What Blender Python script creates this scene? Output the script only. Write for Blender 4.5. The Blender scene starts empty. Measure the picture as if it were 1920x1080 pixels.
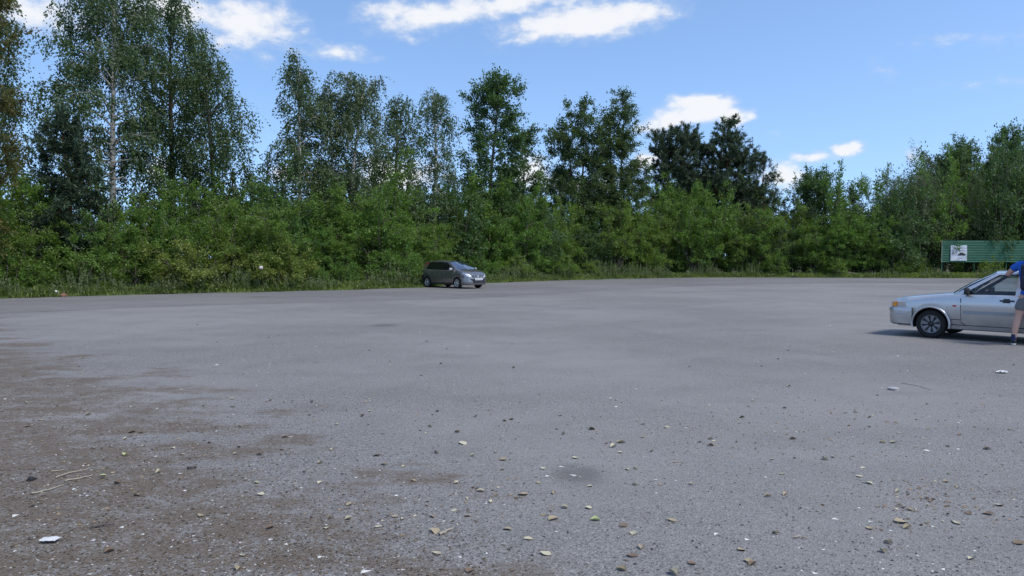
import bpy, bmesh, math, random
import numpy as np
from mathutils import Vector, Matrix, Quaternion
from mathutils.bvhtree import BVHTree

scene = bpy.context.scene
COL = scene.collection

# ------------------------------------------------------------------ camera
F_PX, EYE, PITCH = 1397.0, 1.6, math.atan(54 / 1397.0)
cam_d = bpy.data.cameras.new('camera')
cam_d.sensor_width = 36.0
cam_d.lens = 36.0 * F_PX / 1920.0
cam_d.clip_start, cam_d.clip_end = 0.05, 6000.0
cam = bpy.data.objects.new('camera', cam_d)
cam.location = (0, 0, EYE)
cam.rotation_euler = (math.pi / 2 - PITCH, 0, 0)
COL.objects.link(cam)
scene.camera = cam

def ray(px, py):
    a, b = (px - 960) / F_PX, (540 - py) / F_PX
    c, s = math.cos(PITCH), math.sin(PITCH)
    return Vector((a, c + b * s, b * c - s))

def ground(px, py, z=0.0):
    d = ray(px, py)
    t = (z - EYE) / d.z
    return Vector((d.x * t, d.y * t, z))

def at(px, depth, z=0.0):
    d = ray(px, 486)
    return Vector((d.x / d.y * depth, depth, z))

def height_at(py, depth):
    d = ray(960, py)
    return EYE + d.z / d.y * depth

# ------------------------------------------------------------------ sky, sun, exposure
SUN_AZ, SUN_EL = math.radians(128), math.radians(56)
world = bpy.data.worlds.new('World')
scene.world = world
world.use_nodes = True
wn, wl = world.node_tree.nodes, world.node_tree.links
wn.clear()

def wnode(kind, **kw):
    n = wn.new(kind)
    for k, v in kw.items():
        setattr(n, k, v)
    return n

def wmath(op, a, b=None, c=None):
    n = wnode('ShaderNodeMath', operation=op)
    for i, v in enumerate((a, b, c)):
        if v is None:
            continue
        if isinstance(v, (int, float)):
            n.inputs[i].default_value = v
        else:
            wl.new(v, n.inputs[i])
    return n.outputs[0]

def wstep(v, lo, hi, a=0.0, b=1.0):
    n = wnode('ShaderNodeMapRange', interpolation_type='SMOOTHSTEP')
    wl.new(v, n.inputs[0])
    for i, x in enumerate((lo, hi, a, b)):
        n.inputs[i + 1].default_value = x
    return n.outputs[0]

sky = wnode('ShaderNodeTexSky', sky_type='NISHITA')
sky.sun_disc = False
tcs = wnode('ShaderNodeTexCoord')
lift = wnode('ShaderNodeVectorMath', operation='ADD')      # look a little above the whitish band at the horizon
wl.new(tcs.outputs['Generated'], lift.inputs[0]); lift.inputs[1].default_value = (0, 0, .16)
wl.new(lift.outputs[0], sky.inputs[0])
sky.sun_elevation, sky.sun_rotation = SUN_EL, SUN_AZ
sky.air_density, sky.dust_density, sky.ozone_density = 1.0, 0.5, 2.0
SKY_STRENGTH = 0.12
tc = wnode('ShaderNodeTexCoord')
sep = wnode('ShaderNodeSeparateXYZ')
wl.new(tc.outputs['Generated'], sep.inputs[0])
az = wmath('ARCTAN2', sep.outputs[0], sep.outputs[1])
el = wmath('ARCSINE', sep.outputs[2])
def wnoise(scale, detail, rough=0.55, zstretch=1.0, off=0.0):
    mp = wnode('ShaderNodeMapping')
    wl.new(tc.outputs['Generated'], mp.inputs[0])
    mp.inputs['Scale'].default_value = (1, 1, zstretch)
    mp.inputs['Location'].default_value = (off, off * .7, off * .3)
    n = wnode('ShaderNodeTexNoise')
    wl.new(mp.outputs[0], n.inputs[0])
    n.inputs['Scale'].default_value, n.inputs['Detail'].default_value = scale, detail
    n.inputs['Roughness'].default_value = rough
    return n
warp = wnoise(14, 3, .6, 1.6)
wsep = wnode('ShaderNodeSeparateColor')
wl.new(warp.outputs[1], wsep.inputs[0])
az_w = wmath('ADD', az, wmath('MULTIPLY', wmath('SUBTRACT', wsep.outputs[0], .5), .07))
el_w = wmath('ADD', el, wmath('MULTIPLY', wmath('SUBTRACT', wsep.outputs[1], .5), .028))
puff = wnoise(38, 4, .62, 1.8, 3.1)
puff_v = wmath('SUBTRACT', puff.outputs[0], .5)
# cumulus and stretched clouds of this sky: centre and half sizes as bearing / elevation, tilt, softness
CLOUDS = [  # px, py, half width px, half height px, tilt, strength
    (450, 40, 110, 55, 0, 1.0), (60, 20, 120, 40, 0, .8), (330, 20, 120, 45, 0, .8), 
    (560, 60, 30, 9, 0, .5),
    (635, 101, 70, 13, .05, .75), (730, 20, 70, 22, -.1, .8), (830, 28, 150, 26, -.12, 1.0), (960, 5, 130, 22, -.1, 1.0),
    (1100, 40, 160, 34, -.08, 1.2), (1000, 70, 60, 14, -.3, .8), (1190, 25, 80, 26, 0, 1.0), (755, 66, 34, 9, .1, .5),
    (1318, 204, 62, 26, 0, 1.5), (1255, 222, 48, 20, -.25, 1.1), (1368, 217, 36, 19, 0, 1.3), 
    (1580, 284, 36, 17, 0, 1.2), (1525, 294, 46, 12, 0, .9), (1600, 276, 16, 14, 0, 1.0),
    (1640, 124, 26, 14, .6, .22), (1455, 252, 12, 12, .6, .35), (1725, 290, 16, 14, 0, .6),
    (1840, 76, 120, 10, .05, .24), (1830, 155, 110, 6, .02, .22), 
    (530, 325, 40, 25, 0, 1.0), (285, 325, 40, 28, 0, .8), (730, 330, 90, 32, 0, 1.0), 
    (990, 330, 46, 34, 0, 1.0), (1220, 305, 40, 26, 0, 1.0), (1080, 345, 90, 20, 0, .8), (1470, 330, 50, 24, 0, .9), 
]
comb = wnode('ShaderNodeCombineXYZ')
wl.new(az_w, comb.inputs[0]); wl.new(el_w, comb.inputs[1])
acc = None
for px, py, hw, hh, tilt, strength in CLOUDS:
    d = ray(px, py).normalized()
    a0, e0 = math.atan2(d.x, d.y), math.asin(d.z)
    ra, re = 1.28 * hw / F_PX * math.cos(a0) ** 2, 1.28 * hh / F_PX * math.cos(a0)
    mp = wnode('ShaderNodeMapping', vector_type='TEXTURE')
    wl.new(comb.outputs[0], mp.inputs[0])
    mp.inputs['Location'].default_value = (a0, e0, 0)
    mp.inputs['Rotation'].default_value = (0, 0, -tilt)
    mp.inputs['Scale'].default_value = (ra, re, 1)
    ln = wnode('ShaderNodeVectorMath', operation='LENGTH')
    wl.new(mp.outputs[0], ln.inputs[0])
    m = wmath('MULTIPLY_ADD', ln.outputs['Value'], -strength * 1.15, strength * 1.15)
    acc = m if acc is None else wmath('MAXIMUM', acc, m)
named = wstep(wmath('ADD', acc, wmath('MULTIPLY', puff_v, 1.25)), -.12, 1.0)
# the same fair-weather sky goes on all round: scattered clouds of the same cover
scatter_n = wnoise(5.0, 4, .58, 2.4, 7.7)
front = wmath('MULTIPLY', wstep(sep.outputs[1], .60, .78), wstep(sep.outputs[2], .46, .36))
scat = wstep(wmath('ADD', scatter_n.outputs[0], wmath('MULTIPLY', puff_v, .12)), .54, .68)
scat = wmath('MULTIPLY', scat, wmath('SUBTRACT', 1.0, front))
cover = wmath('MINIMUM', wmath('MAXIMUM', named, scat), .97)
cover = wmath('MULTIPLY', cover, wstep(sep.outputs[2], -.02, .01))
hs = wnode('ShaderNodeHueSaturation')
wl.new(sky.outputs[0], hs.inputs['Color'])
hs.inputs['Saturation'].default_value, hs.inputs['Value'].default_value = 1.05, 1.34
bg_sky = wnode('ShaderNodeBackground')
wl.new(hs.outputs[0], bg_sky.inputs[0])
bg_sky.inputs[1].default_value = SKY_STRENGTH
ramp = wnode('ShaderNodeMixRGB')
ramp.inputs[1].default_value, ramp.inputs[2].default_value = (.36, .43, .55, 1), (.575, .585, .61, 1)
wl.new(wstep(wmath('ADD', cover, wmath('MULTIPLY', puff_v, .5)), .1, .9), ramp.inputs[0])
bg_cloud = wnode('ShaderNodeBackground')
wl.new(ramp.outputs[0], bg_cloud.inputs[0])
bg_cloud.inputs[1].default_value = 1.0
mixw = wnode('ShaderNodeMixShader')
wl.new(cover, mixw.inputs[0]); wl.new(bg_sky.outputs[0], mixw.inputs[1]); wl.new(bg_cloud.outputs[0], mixw.inputs[2])
wout = wnode('ShaderNodeOutputWorld')
wl.new(mixw.outputs[0], wout.inputs[0])

sun_d = bpy.data.lights.new('sun', 'SUN')
sun_d.energy, sun_d.angle, sun_d.color = 2.1, math.radians(13), (1.0, .95, .87)
sun = bpy.data.objects.new('sun', sun_d)
sv = Vector((math.sin(SUN_AZ) * math.cos(SUN_EL), math.cos(SUN_AZ) * math.cos(SUN_EL), math.sin(SUN_EL)))
sun.rotation_euler = sv.to_track_quat('Z', 'Y').to_euler()
sun.location = (40, 20, 60)
COL.objects.link(sun)

vs = scene.view_settings
vs.view_transform, vs.look, vs.exposure, vs.gamma = 'Standard', 'None', 0.68, 1.0
vs.use_curve_mapping = False
scene.cycles.max_bounces = 8
scene.cycles.diffuse_bounces = 3
scene.cycles.glossy_bounces = 3
scene.cycles.transmission_bounces = 8
scene.cycles.transparent_max_bounces = 12
scene.cycles.sample_clamp_indirect = 3.0
scene.cycles.sample_clamp_direct = 12.0

# ------------------------------------------------------------------ helpers
def tag(o, label=None, cat=None, group=None, kind=None):
    for k, v in (('label', label), ('category', cat), ('group', group), ('kind', kind)):
        if v:
            o[k] = v
    return o

def link(name, mesh, parent=None, mats=None):
    o = bpy.data.objects.new(name, mesh)
    COL.objects.link(o)
    if parent is not None:
        o.parent = parent
    if mats is not None and mesh is not None and not mesh.materials:
        for m in (mats if isinstance(mats, (list, tuple)) else [mats]):
            mesh.materials.append(m)
    return o

def thing(name, label, cat, loc=(0, 0, 0), rz=0.0, group=None):
    o = link(name, None)
    o.empty_display_size = .2
    o.location, o.rotation_euler = loc, (0, 0, rz)
    return tag(o, label, cat, group)

def np_mesh(name, V, Q=None, T=None, smooth=False, attrs=None):
    V = np.asarray(V, dtype=np.float32)
    me = bpy.data.meshes.new(name)
    me.vertices.add(len(V))
    me.vertices.foreach_set('co', V.ravel())
    parts, starts, totals, off = [], [], [], 0
    for A, k in ((Q, 4), (T, 3)):
        if A is not None and len(A):
            A = np.asarray(A, dtype=np.int32)
            parts.append(A.ravel())
            starts.append(off + np.arange(len(A), dtype=np.int32) * k)
            totals.append(np.full(len(A), k, dtype=np.int32))
            off += A.size
    L = np.concatenate(parts)
    me.loops.add(len(L))
    me.loops.foreach_set('vertex_index', L)
    s = np.concatenate(starts)
    me.polygons.add(len(s))
    me.polygons.foreach_set('loop_start', s)
    if smooth:
        me.polygons.foreach_set('use_smooth', np.ones(len(s), dtype=bool))
    if attrs:
        for k, v in attrs.items():
            a = me.attributes.new(k, 'FLOAT', 'POINT')
            a.data.foreach_set('value', np.asarray(v, dtype=np.float32))
    me.update(calc_edges=True)
    me.validate()
    return me

def bm_mesh(name, bm, smooth_angle=None):
    bmesh.ops.recalc_face_normals(bm, faces=bm.faces)
    if smooth_angle is not None:
        for f in bm.faces:
            f.smooth = True
        for e in bm.edges:
            if len(e.link_faces) == 2 and e.calc_face_angle(0) > smooth_angle:
                e.smooth = False
    me = bpy.data.meshes.new(name)
    bm.to_mesh(me)
    bm.free()
    return me

def add_box(bm, c, s, rot=None, bevel=0.0):
    r = bmesh.ops.create_cube(bm, size=1.0)
    vsn = r['verts']
    for v in vsn:
        v.co = Vector((v.co.x * s[0], v.co.y * s[1], v.co.z * s[2]))
    if bevel > 0:
        es = list({e for v in vsn for e in v.link_edges})
        rb = bmesh.ops.bevel(bm, geom=es, offset=bevel, segments=2, affect='EDGES', profile=.5)
        vsn = list({v for f in rb['faces'] for v in f.verts} | {v for v in vsn if v.is_valid})
    for v in vsn:
        p = v.co.copy()
        if rot is not None:
            p = rot @ p
        v.co = p + Vector(c)
    return vsn

class Tubes:
    """collects tapered tubes into one mesh"""
    def __init__(self):
        self.V, self.Q, self.n = [], [], 0
    def add(self, path, rad, sides=5):
        P = np.asarray(path, dtype=float)
        k = len(P)
        T = np.gradient(P, axis=0)
        T /= np.linalg.norm(T, axis=1)[:, None] + 1e-9
        ref = np.array([1.0, 0.2, 0.1]) if abs(T[0][2]) > .7 else np.array([0.1, 0.2, 1.0])
        A = np.cross(T, ref); A /= np.linalg.norm(A, axis=1)[:, None] + 1e-9
        B = np.cross(T, A)
        an = np.linspace(0, 2 * np.pi, sides, endpoint=False)
        R = np.asarray(rad, dtype=float)
        if R.ndim == 0:
            R = np.full(k, float(R))
        ring = P[:, None, :] + R[:, None, None] * (np.cos(an)[None, :, None] * A[:, None, :] + np.sin(an)[None, :, None] * B[:, None, :])
        self.V.append(ring.reshape(-1, 3))
        i = np.arange(k - 1)[:, None] * sides
        j = np.arange(sides)[None, :]
        j2 = (j + 1) % sides
        q = np.stack([i + j, i + j2, i + sides + j2, i + sides + j], axis=-1).reshape(-1, 4) + self.n
        self.Q.append(q)
        self.n += k * sides
    def mesh(self, name):
        return np_mesh(name, np.concatenate(self.V), np.concatenate(self.Q), smooth=True)

# ------------------------------------------------------------------ materials
def mat(name, color=(.5, .5, .5), rough=.6, metal=0.0, spec=.5, coat=0.0, **kw):
    m = bpy.data.materials.new(name)
    m.use_nodes = True
    b = m.node_tree.nodes['Principled BSDF']
    b.inputs['Base Color'].default_value = (*color, 1)
    b.inputs['Roughness'].default_value = rough
    b.inputs['Metallic'].default_value = metal
    b.inputs['Specular IOR Level'].default_value = spec
    b.inputs['Coat Weight'].default_value = coat
    b.inputs['Coat Roughness'].default_value = .04
    return m

class NT:
    def __init__(self, m):
        self.m, self.n, self.l = m, m.node_tree.nodes, m.node_tree.links
        self.b = self.n.get('Principled BSDF')
    def new(self, kind, **kw):
        n = self.n.new(kind)
        for k, v in kw.items():
            setattr(n, k, v)
        return n
    def put(self, sock, v):
        if isinstance(v, (int, float)):
            sock.default_value = v
        elif isinstance(v, tuple):
            sock.default_value = v if len(v) == len(sock.default_value) else (*v, 1)
        else:
            self.l.new(v, sock)
    def math(self, op, a, b=None):
        n = self.new('ShaderNodeMath', operation=op)
        self.put(n.inputs[0], a)
        if b is not None:
            self.put(n.inputs[1], b)
        return n.outputs[0]
    def mix(self, f, a, b, blend='MIX'):
        n = self.new('ShaderNodeMixRGB', blend_type=blend)
        self.put(n.inputs[0], f); self.put(n.inputs[1], a); self.put(n.inputs[2], b)
        return n.outputs[0]
    def coord(self, which='Object', scale=(1, 1, 1)):
        t = self.new('ShaderNodeTexCoord')
        mp = self.new('ShaderNodeMapping')
        self.l.new(t.outputs[which], mp.inputs[0])
        mp.inputs['Scale'].default_value = scale
        return mp.outputs[0]
    def noise(self, vec, scale, detail=3, rough=.55):
        n = self.new('ShaderNodeTexNoise')
        self.l.new(vec, n.inputs[0])
        n.inputs['Scale'].default_value, n.inputs['Detail'].default_value = scale, detail
        n.inputs['Roughness'].default_value = rough
        return n.outputs[0]
    def voronoi(self, vec, scale, out=0):
        n = self.new('ShaderNodeTexVoronoi')
        self.l.new(vec, n.inputs[0])
        n.inputs['Scale'].default_value = scale
        return n.outputs[out]
    def step(self, v, lo, hi, a=0.0, b=1.0):
        n = self.new('ShaderNodeMapRange', interpolation_type='SMOOTHSTEP')
        self.put(n.inputs[0], v)
        for i, x in enumerate((lo, hi, a, b)):
            n.inputs[i + 1].default_value = x
        return n.outputs[0]
    def bump(self, h, strength, dist):
        n = self.new('ShaderNodeBump')
        n.inputs['Strength'].default_value, n.inputs['Distance'].default_value = strength, dist
        self.put(n.inputs['Height'], h)
        self.l.new(n.outputs[0], self.b.inputs['Normal'])

def leaf_mat(name, dark, light, warm, trans=.32, rough=.55, hue_var=.35):
    """leaf colour varies leaf by leaf (attribute tint) and plant by plant (object random)"""
    m = mat(name, dark, rough, spec=.35)
    t = NT(m)
    at_ = t.new('ShaderNodeAttribute'); at_.attribute_name = 'tint'
    oi = t.new('ShaderNodeObjectInfo')
    c = t.mix(at_.outputs['Fac'], (*dark, 1), (*light, 1))
    c = t.mix(t.math('MULTIPLY', oi.outputs['Random'], hue_var), c, (*warm, 1))
    t.put(t.b.inputs['Base Color'], c)
    tr = t.new('ShaderNodeBsdfTranslucent')
    c2 = t.mix(1.0, c, (1.5, 1.6, .75, 1), 'MULTIPLY')
    t.put(tr.inputs[0], c2)
    mx = t.new('ShaderNodeMixShader')
    mx.inputs[0].default_value = trans
    t.l.new(t.b.outputs[0], mx.inputs[1]); t.l.new(tr.outputs[0], mx.inputs[2])
    t.l.new(mx.outputs[0], t.n['Material Output'].inputs[0])
    return m

def bark_mat(name, base, dark, sx=(9, 9, 1.2), scale=2.2, lo=.48, hi=.60):
    m = mat(name, base, .85, spec=.2)
    t = NT(m)
    v = t.coord('Object', sx)
    n = t.noise(v, scale, 4, .65)
    c = t.mix(t.step(n, lo, hi), (*base, 1), (*dark, 1))
    t.put(t.b.inputs['Base Color'], c)
    t.bump(n, .5, .02)
    return m

# ------------------------------------------------------------------ the ground
rng = np.random.default_rng(11)
EDGE_PX = [(-420, 585), (-180, 569), (0, 560), (200, 554), (400, 549), (600, 545), (790, 539), (850, 534.5), (920, 530.5), (1030, 526.5), (1150, 523),
           (1280, 520.7), (1400, 520), (1600, 521), (1760, 521.5), (1920, 521.5), (2200, 522), (2500, 522)]
EDGE = np.array([ground(x, y)[:2] for x, y in EDGE_PX])
EDGE = EDGE[np.argsort(EDGE[:, 0])]
EDGE = np.vstack([[-60, EDGE[0][1] - 12], EDGE, [95, EDGE[-1][1] + 2]])

def edge_y(x):
    return np.interp(x, EDGE[:, 0], EDGE[:, 1])

xs = np.arange(-58, 90, .35)
ys = edge_y(xs) + .16 * np.sin(xs * 1.7) + .12 * np.sin(xs * 4.1 + 1) + rng.normal(0, .16, len(xs))

def asphalt(name, base, dirty):
    m = mat(name, base, .88, spec=.25)
    t = NT(m)
    v = t.coord('Object')
    big = t.noise(v, .13, 4, .6)
    mid = t.noise(v, 1.1, 4, .6)
    fine = t.noise(v, 60, 3, .7)
    agg = t.voronoi(v, 85, 1)                     # aggregate grains, each its own grey
    sepc = t.new('ShaderNodeSeparateColor'); t.l.new(agg, sepc.inputs[0])
    dark = tuple(c * .62 for c in base); lite = tuple(min(1, c * 1.42) for c in base)
    c = t.mix(t.step(sepc.outputs[0], .0, 1.0), (*dark, 1), (*lite, 1))
    c = t.mix(t.step(sepc.outputs[1], .93, .97), c, (.40, .39, .38, 1))
    c = t.mix(t.step(sepc.outputs[2], .90, .96), c, (.035, .034, .036, 1))
    c = t.mix(.30, c, (*base, 1))
    pit = t.noise(t.coord('Object', (1, .8, 1)), 34, 4, .75)
    c = t.mix(t.step(pit, .54, .66, 0, .62), c, (.050, .048, .046, 1))
    c = t.mix(t.step(pit, .42, .30, 0, .40), c, (.34, .33, .315, 1))
    c = t.mix(t.step(fine, .3, .75, 0, .45), c, (*dark, 1))
    c = t.mix(t.step(big, .38, .62, .0, .70), c, tuple(x * 1.22 for x in base) + (1,))
    c = t.mix(t.step(mid, .45, .75, .0, .30), c, (*dark, 1))
    # long faint wheel tracks and swept streaks
    vs_ = t.coord('Object', (.05, .55, 1))
    st = t.noise(vs_, 1.3, 3, .5)
    c = t.mix(t.step(st, .42, .70, 0, .22), c, tuple(x * .80 for x in base) + (1,))
    # oily spot
    for (sx, sy, r) in ((.49, 5.5, .30), (6.6, 9.0, .25), (-3.1, 18.0, .5)):
        cx = t.new('ShaderNodeSeparateXYZ'); t.l.new(v, cx.inputs[0])
        dx = t.math('SUBTRACT', cx.outputs[0], sx); dy = t.math('SUBTRACT', cx.outputs[1], sy)
        dd = t.math('SQRT', t.math('ADD', t.math('MULTIPLY', dx, dx), t.math('MULTIPLY', t.math('MULTIPLY', dy, dy), .7)))
        dd = t.math('ADD', dd, t.math('MULTIPLY', t.math('SUBTRACT', t.noise(v, 9, 3), .5), .22))
        c = t.mix(t.step(dd, r, r * .25, 0, .62), c, tuple(x * .45 for x in base) + (1,))
    if dirty:
        sp = t.new('ShaderNodeSeparateXYZ'); t.l.new(v, sp.inputs[0])
        # dirt washed in from the left: where x is left of a slanting line, broken into tongues
        line = t.math('ADD', t.math('MULTIPLY', t.math('SUBTRACT', sp.outputs[1], 3.9), -.72), -.15)
        s = t.math('SUBTRACT', line, sp.outputs[0])
        dn = t.noise(t.coord('Object', (.60, 1.0, 1)), 1.25, 8, .72)
        far = t.step(sp.outputs[1], 6.0, 19.0, 0.0, 1.15)
        k = t.math('SUBTRACT', t.math('ADD', t.math('MULTIPLY', s, .46), t.math('MULTIPLY', t.math('SUBTRACT', dn, .50), 6.0)), far)
        mask = t.math('MULTIPLY', t.step(k, -.2, .7), t.step(t.math('ADD', t.math('MULTIPLY', t.noise(v, 30, 4, .75), .6), t.math('MULTIPLY', t.noise(v, 4, 4, .7), .4)), .40, .52))
        dirt = t.mix(t.noise(v, 75, 4, .75), (.045, .035, .026, 1), (.19, .15, .115, 1))
        c = t.mix(t.math('MULTIPLY', mask, .95), c, dirt)
        # dust along the verge
    t.put(t.b.inputs['Base Color'], c)
    h = t.math('ADD', t.math('MULTIPLY', t.voronoi(v, 85, 0), .6), t.math('MULTIPLY', fine, .7))
    t.bump(h, .8, .010)
    return m

def strip(name, xa, y0, y1, z, m):
    n = len(xa)
    rows = 5
    V = np.concatenate([np.c_[xa, y0 + (y1 - y0) * r / rows, np.full(n, z)] for r in range(rows + 1)])
    i = np.arange(n - 1)
    Q = np.concatenate([np.stack([r * n + i, r * n + i + 1, (r + 1) * n + i + 1, (r + 1) * n + i], 1) for r in range(rows)])
    return link(name, np_mesh(name, V, Q), None, m)

mg = mat('soil_and_turf', (.06, .07, .03), .95, spec=.1)
t = NT(mg); v_ = t.coord('Object')
t.put(t.b.inputs['Base Color'], t.mix(t.step(t.noise(v_, 1.3, 5, .65), .35, .65), (.045, .075, .022, 1), (.095, .080, .05, 1)))
t.bump(t.noise(v_, 14, 4), .6, .05)
bm = bmesh.new()
bmesh.ops.create_grid(bm, x_segments=24, y_segments=24, size=2500)
gnd = link('ground', bm_mesh('ground', bm), None, mg)
gnd.location.z = -.02
tag(gnd, kind='structure')

m_lot = asphalt('old_asphalt', (.196, .189, .181), True)
m_lane = asphalt('darker_asphalt', (.160, .154, .148), False)
tag(strip('parking_lot', xs, np.full(len(xs), -45.0), ys, 0.0, m_lot), kind='structure')
LANE_PX = [(-420, 622), (-180, 598), (0, 588), (300, 575), (620, 566), (880, 559.5), (1120, 546), (1340, 534.5), (1600, 531), (1920, 531), (2500, 531)]
LANE = np.array([ground(x, y)[:2] for x, y in LANE_PX]); LANE = LANE[np.argsort(LANE[:, 0])]
ly = np.interp(xs, LANE[:, 0], LANE[:, 1]) + .06 * np.sin(xs * 2.3) + rng.normal(0, .03, len(xs))
ly = np.minimum(ly, ys - .5)
tag(strip('asphalt_lane', xs, ly, ys - .12, .004, m_lane), kind='structure')

# long cracks in the asphalt: thin dark sheets of tar
m_tar = mat('tar_crack', (.08, .078, .075), .9, spec=.2)
def crack(px_pts, width, seed):
    r = np.random.default_rng(seed)
    P = np.array([ground(*p)[:2] for p in px_pts])
    s = np.linspace(0, 1, 60)
    k = np.linspace(0, 1, len(P))
    C = np.c_[np.interp(s, k, P[:, 0]), np.interp(s, k, P[:, 1])] + np.cumsum(r.normal(0, .018, (60, 2)), 0)
    T = np.gradient(C, axis=0); T /= np.linalg.norm(T, axis=1)[:, None]
    N = np.c_[-T[:, 1], T[:, 0]] * (width * r.uniform(.2, 1.0, 60))[:, None]
    V = np.r_[np.c_[C + N, np.full(60, .006)], np.c_[C - N, np.full(60, .006)]]
    i = np.arange(59)
    o = link('crack', np_mesh('crack', V, np.stack([i, i + 1, 61 + i, 60 + i], 1)), None, m_tar)
    tag(o, kind='structure')
crack([(1060, 600), (1130, 607), (1210, 624), (1330, 650)], .005, 1)
crack([(985, 573), (1060, 577), (1110, 579)], .02, 2)
crack([(470, 557), (510, 557.5)], .10, 4)

# ------------------------------------------------------------------ plants
m_birch = leaf_mat('birch_leaf', (.036, .066, .027), (.094, .145, .056), (.085, .115, .045), .36, hue_var=.25)
m_poplar = leaf_mat('poplar_leaf', (.036, .074, .026), (.098, .165, .058), (.09, .13, .05), .36, hue_var=.25)
m_maple = leaf_mat('maple_leaf', (.047, .104, .024), (.155, .26, .055), (.175, .205, .042), .42)
m_willow = leaf_mat('willow_leaf', (.042, .070, .034), (.115, .155, .075), (.10, .14, .065), .36)
m_autumn = leaf_mat('yellowing_leaf', (.036, .064, .022), (.125, .12, .032), (.15, .095, .03), .36)
m_vine = leaf_mat('vine_leaf', (.075, .13, .026), (.26, .29, .07), (.20, .21, .06), .38)
m_needle = leaf_mat('pine_needle', (.024, .050, .030), (.070, .105, .056), (.06, .085, .045), .14, .6)
m_weed = leaf_mat('weed_leaf', (.062, .105, .034), (.22, .25, .13), (.14, .16, .08), .34)
m_grass = leaf_mat('grass_blade', (.07, .13, .026), (.23, .30, .075), (.15, .15, .05), .36)
m_dead = mat('dead_twig', (.20, .17, .14), .9, spec=.1)
b_birch = bark_mat('birch_bark', (.52, .49, .44), (.07, .06, .055), (1.3, 1.3, 5.5), 1.6, .52, .60)
b_grey = bark_mat('grey_bark', (.13, .11, .09), (.045, .038, .03))
b_pine = bark_mat('pine_bark', (.17, .085, .045), (.05, .035, .028))

def unit(a):
    return a / (np.linalg.norm(a, axis=-1, keepdims=True) + 1e-9)

def leaves_mesh(name, P, D, Nn, size, tint, width=.62):
    """each leaf a folded four-sided blade along D with face normal near Nn"""
    n = len(P)
    D = unit(D)
    W = unit(np.cross(D, Nn))
    Nn = np.cross(W, D)
    L = size[:, None]
    a = P
    b = P + D * L * .45 + W * L * width * .5 - Nn * L * .06
    c = P + D * L
    d = P + D * L * .45 - W * L * width * .5 - Nn * L * .06
    V = np.stack([a, b, c, d], 1).reshape(-1, 3)
    Q = np.arange(n * 4).reshape(-1, 4)
    return np_mesh(name, V, Q, attrs={'tint': np.repeat(tint, 4)})

KINDS = {  # strand length, leaves per strand, leaf size, droop, up/out mix, leaf width, strands per metre of side branch
    'birch':  dict(sl=(.45, 1.2), k=12, size=(.10, .16), droop=1.0, out=.45, width=.72, per=7.0, jit=.06),
    'willow': dict(sl=(.4, 1.1), k=15, size=(.08, .125), droop=.65, out=.7, width=.42, per=7.0, jit=.05),
    'poplar': dict(sl=(.35, .85), k=11, size=(.10, .155), droop=.25, out=.9, width=.75, per=7.0, jit=.08),
    'maple':  dict(sl=(.25, .60), k=15, size=(.08, .135), droop=.40, out=1.0, width=.62, per=10.5, jit=.06),
    'pine':   dict(sl=(.20, .40), k=16, size=(.14, .22), droop=-.15, out=.8, width=.20, per=5.0, jit=.03),
}

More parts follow.
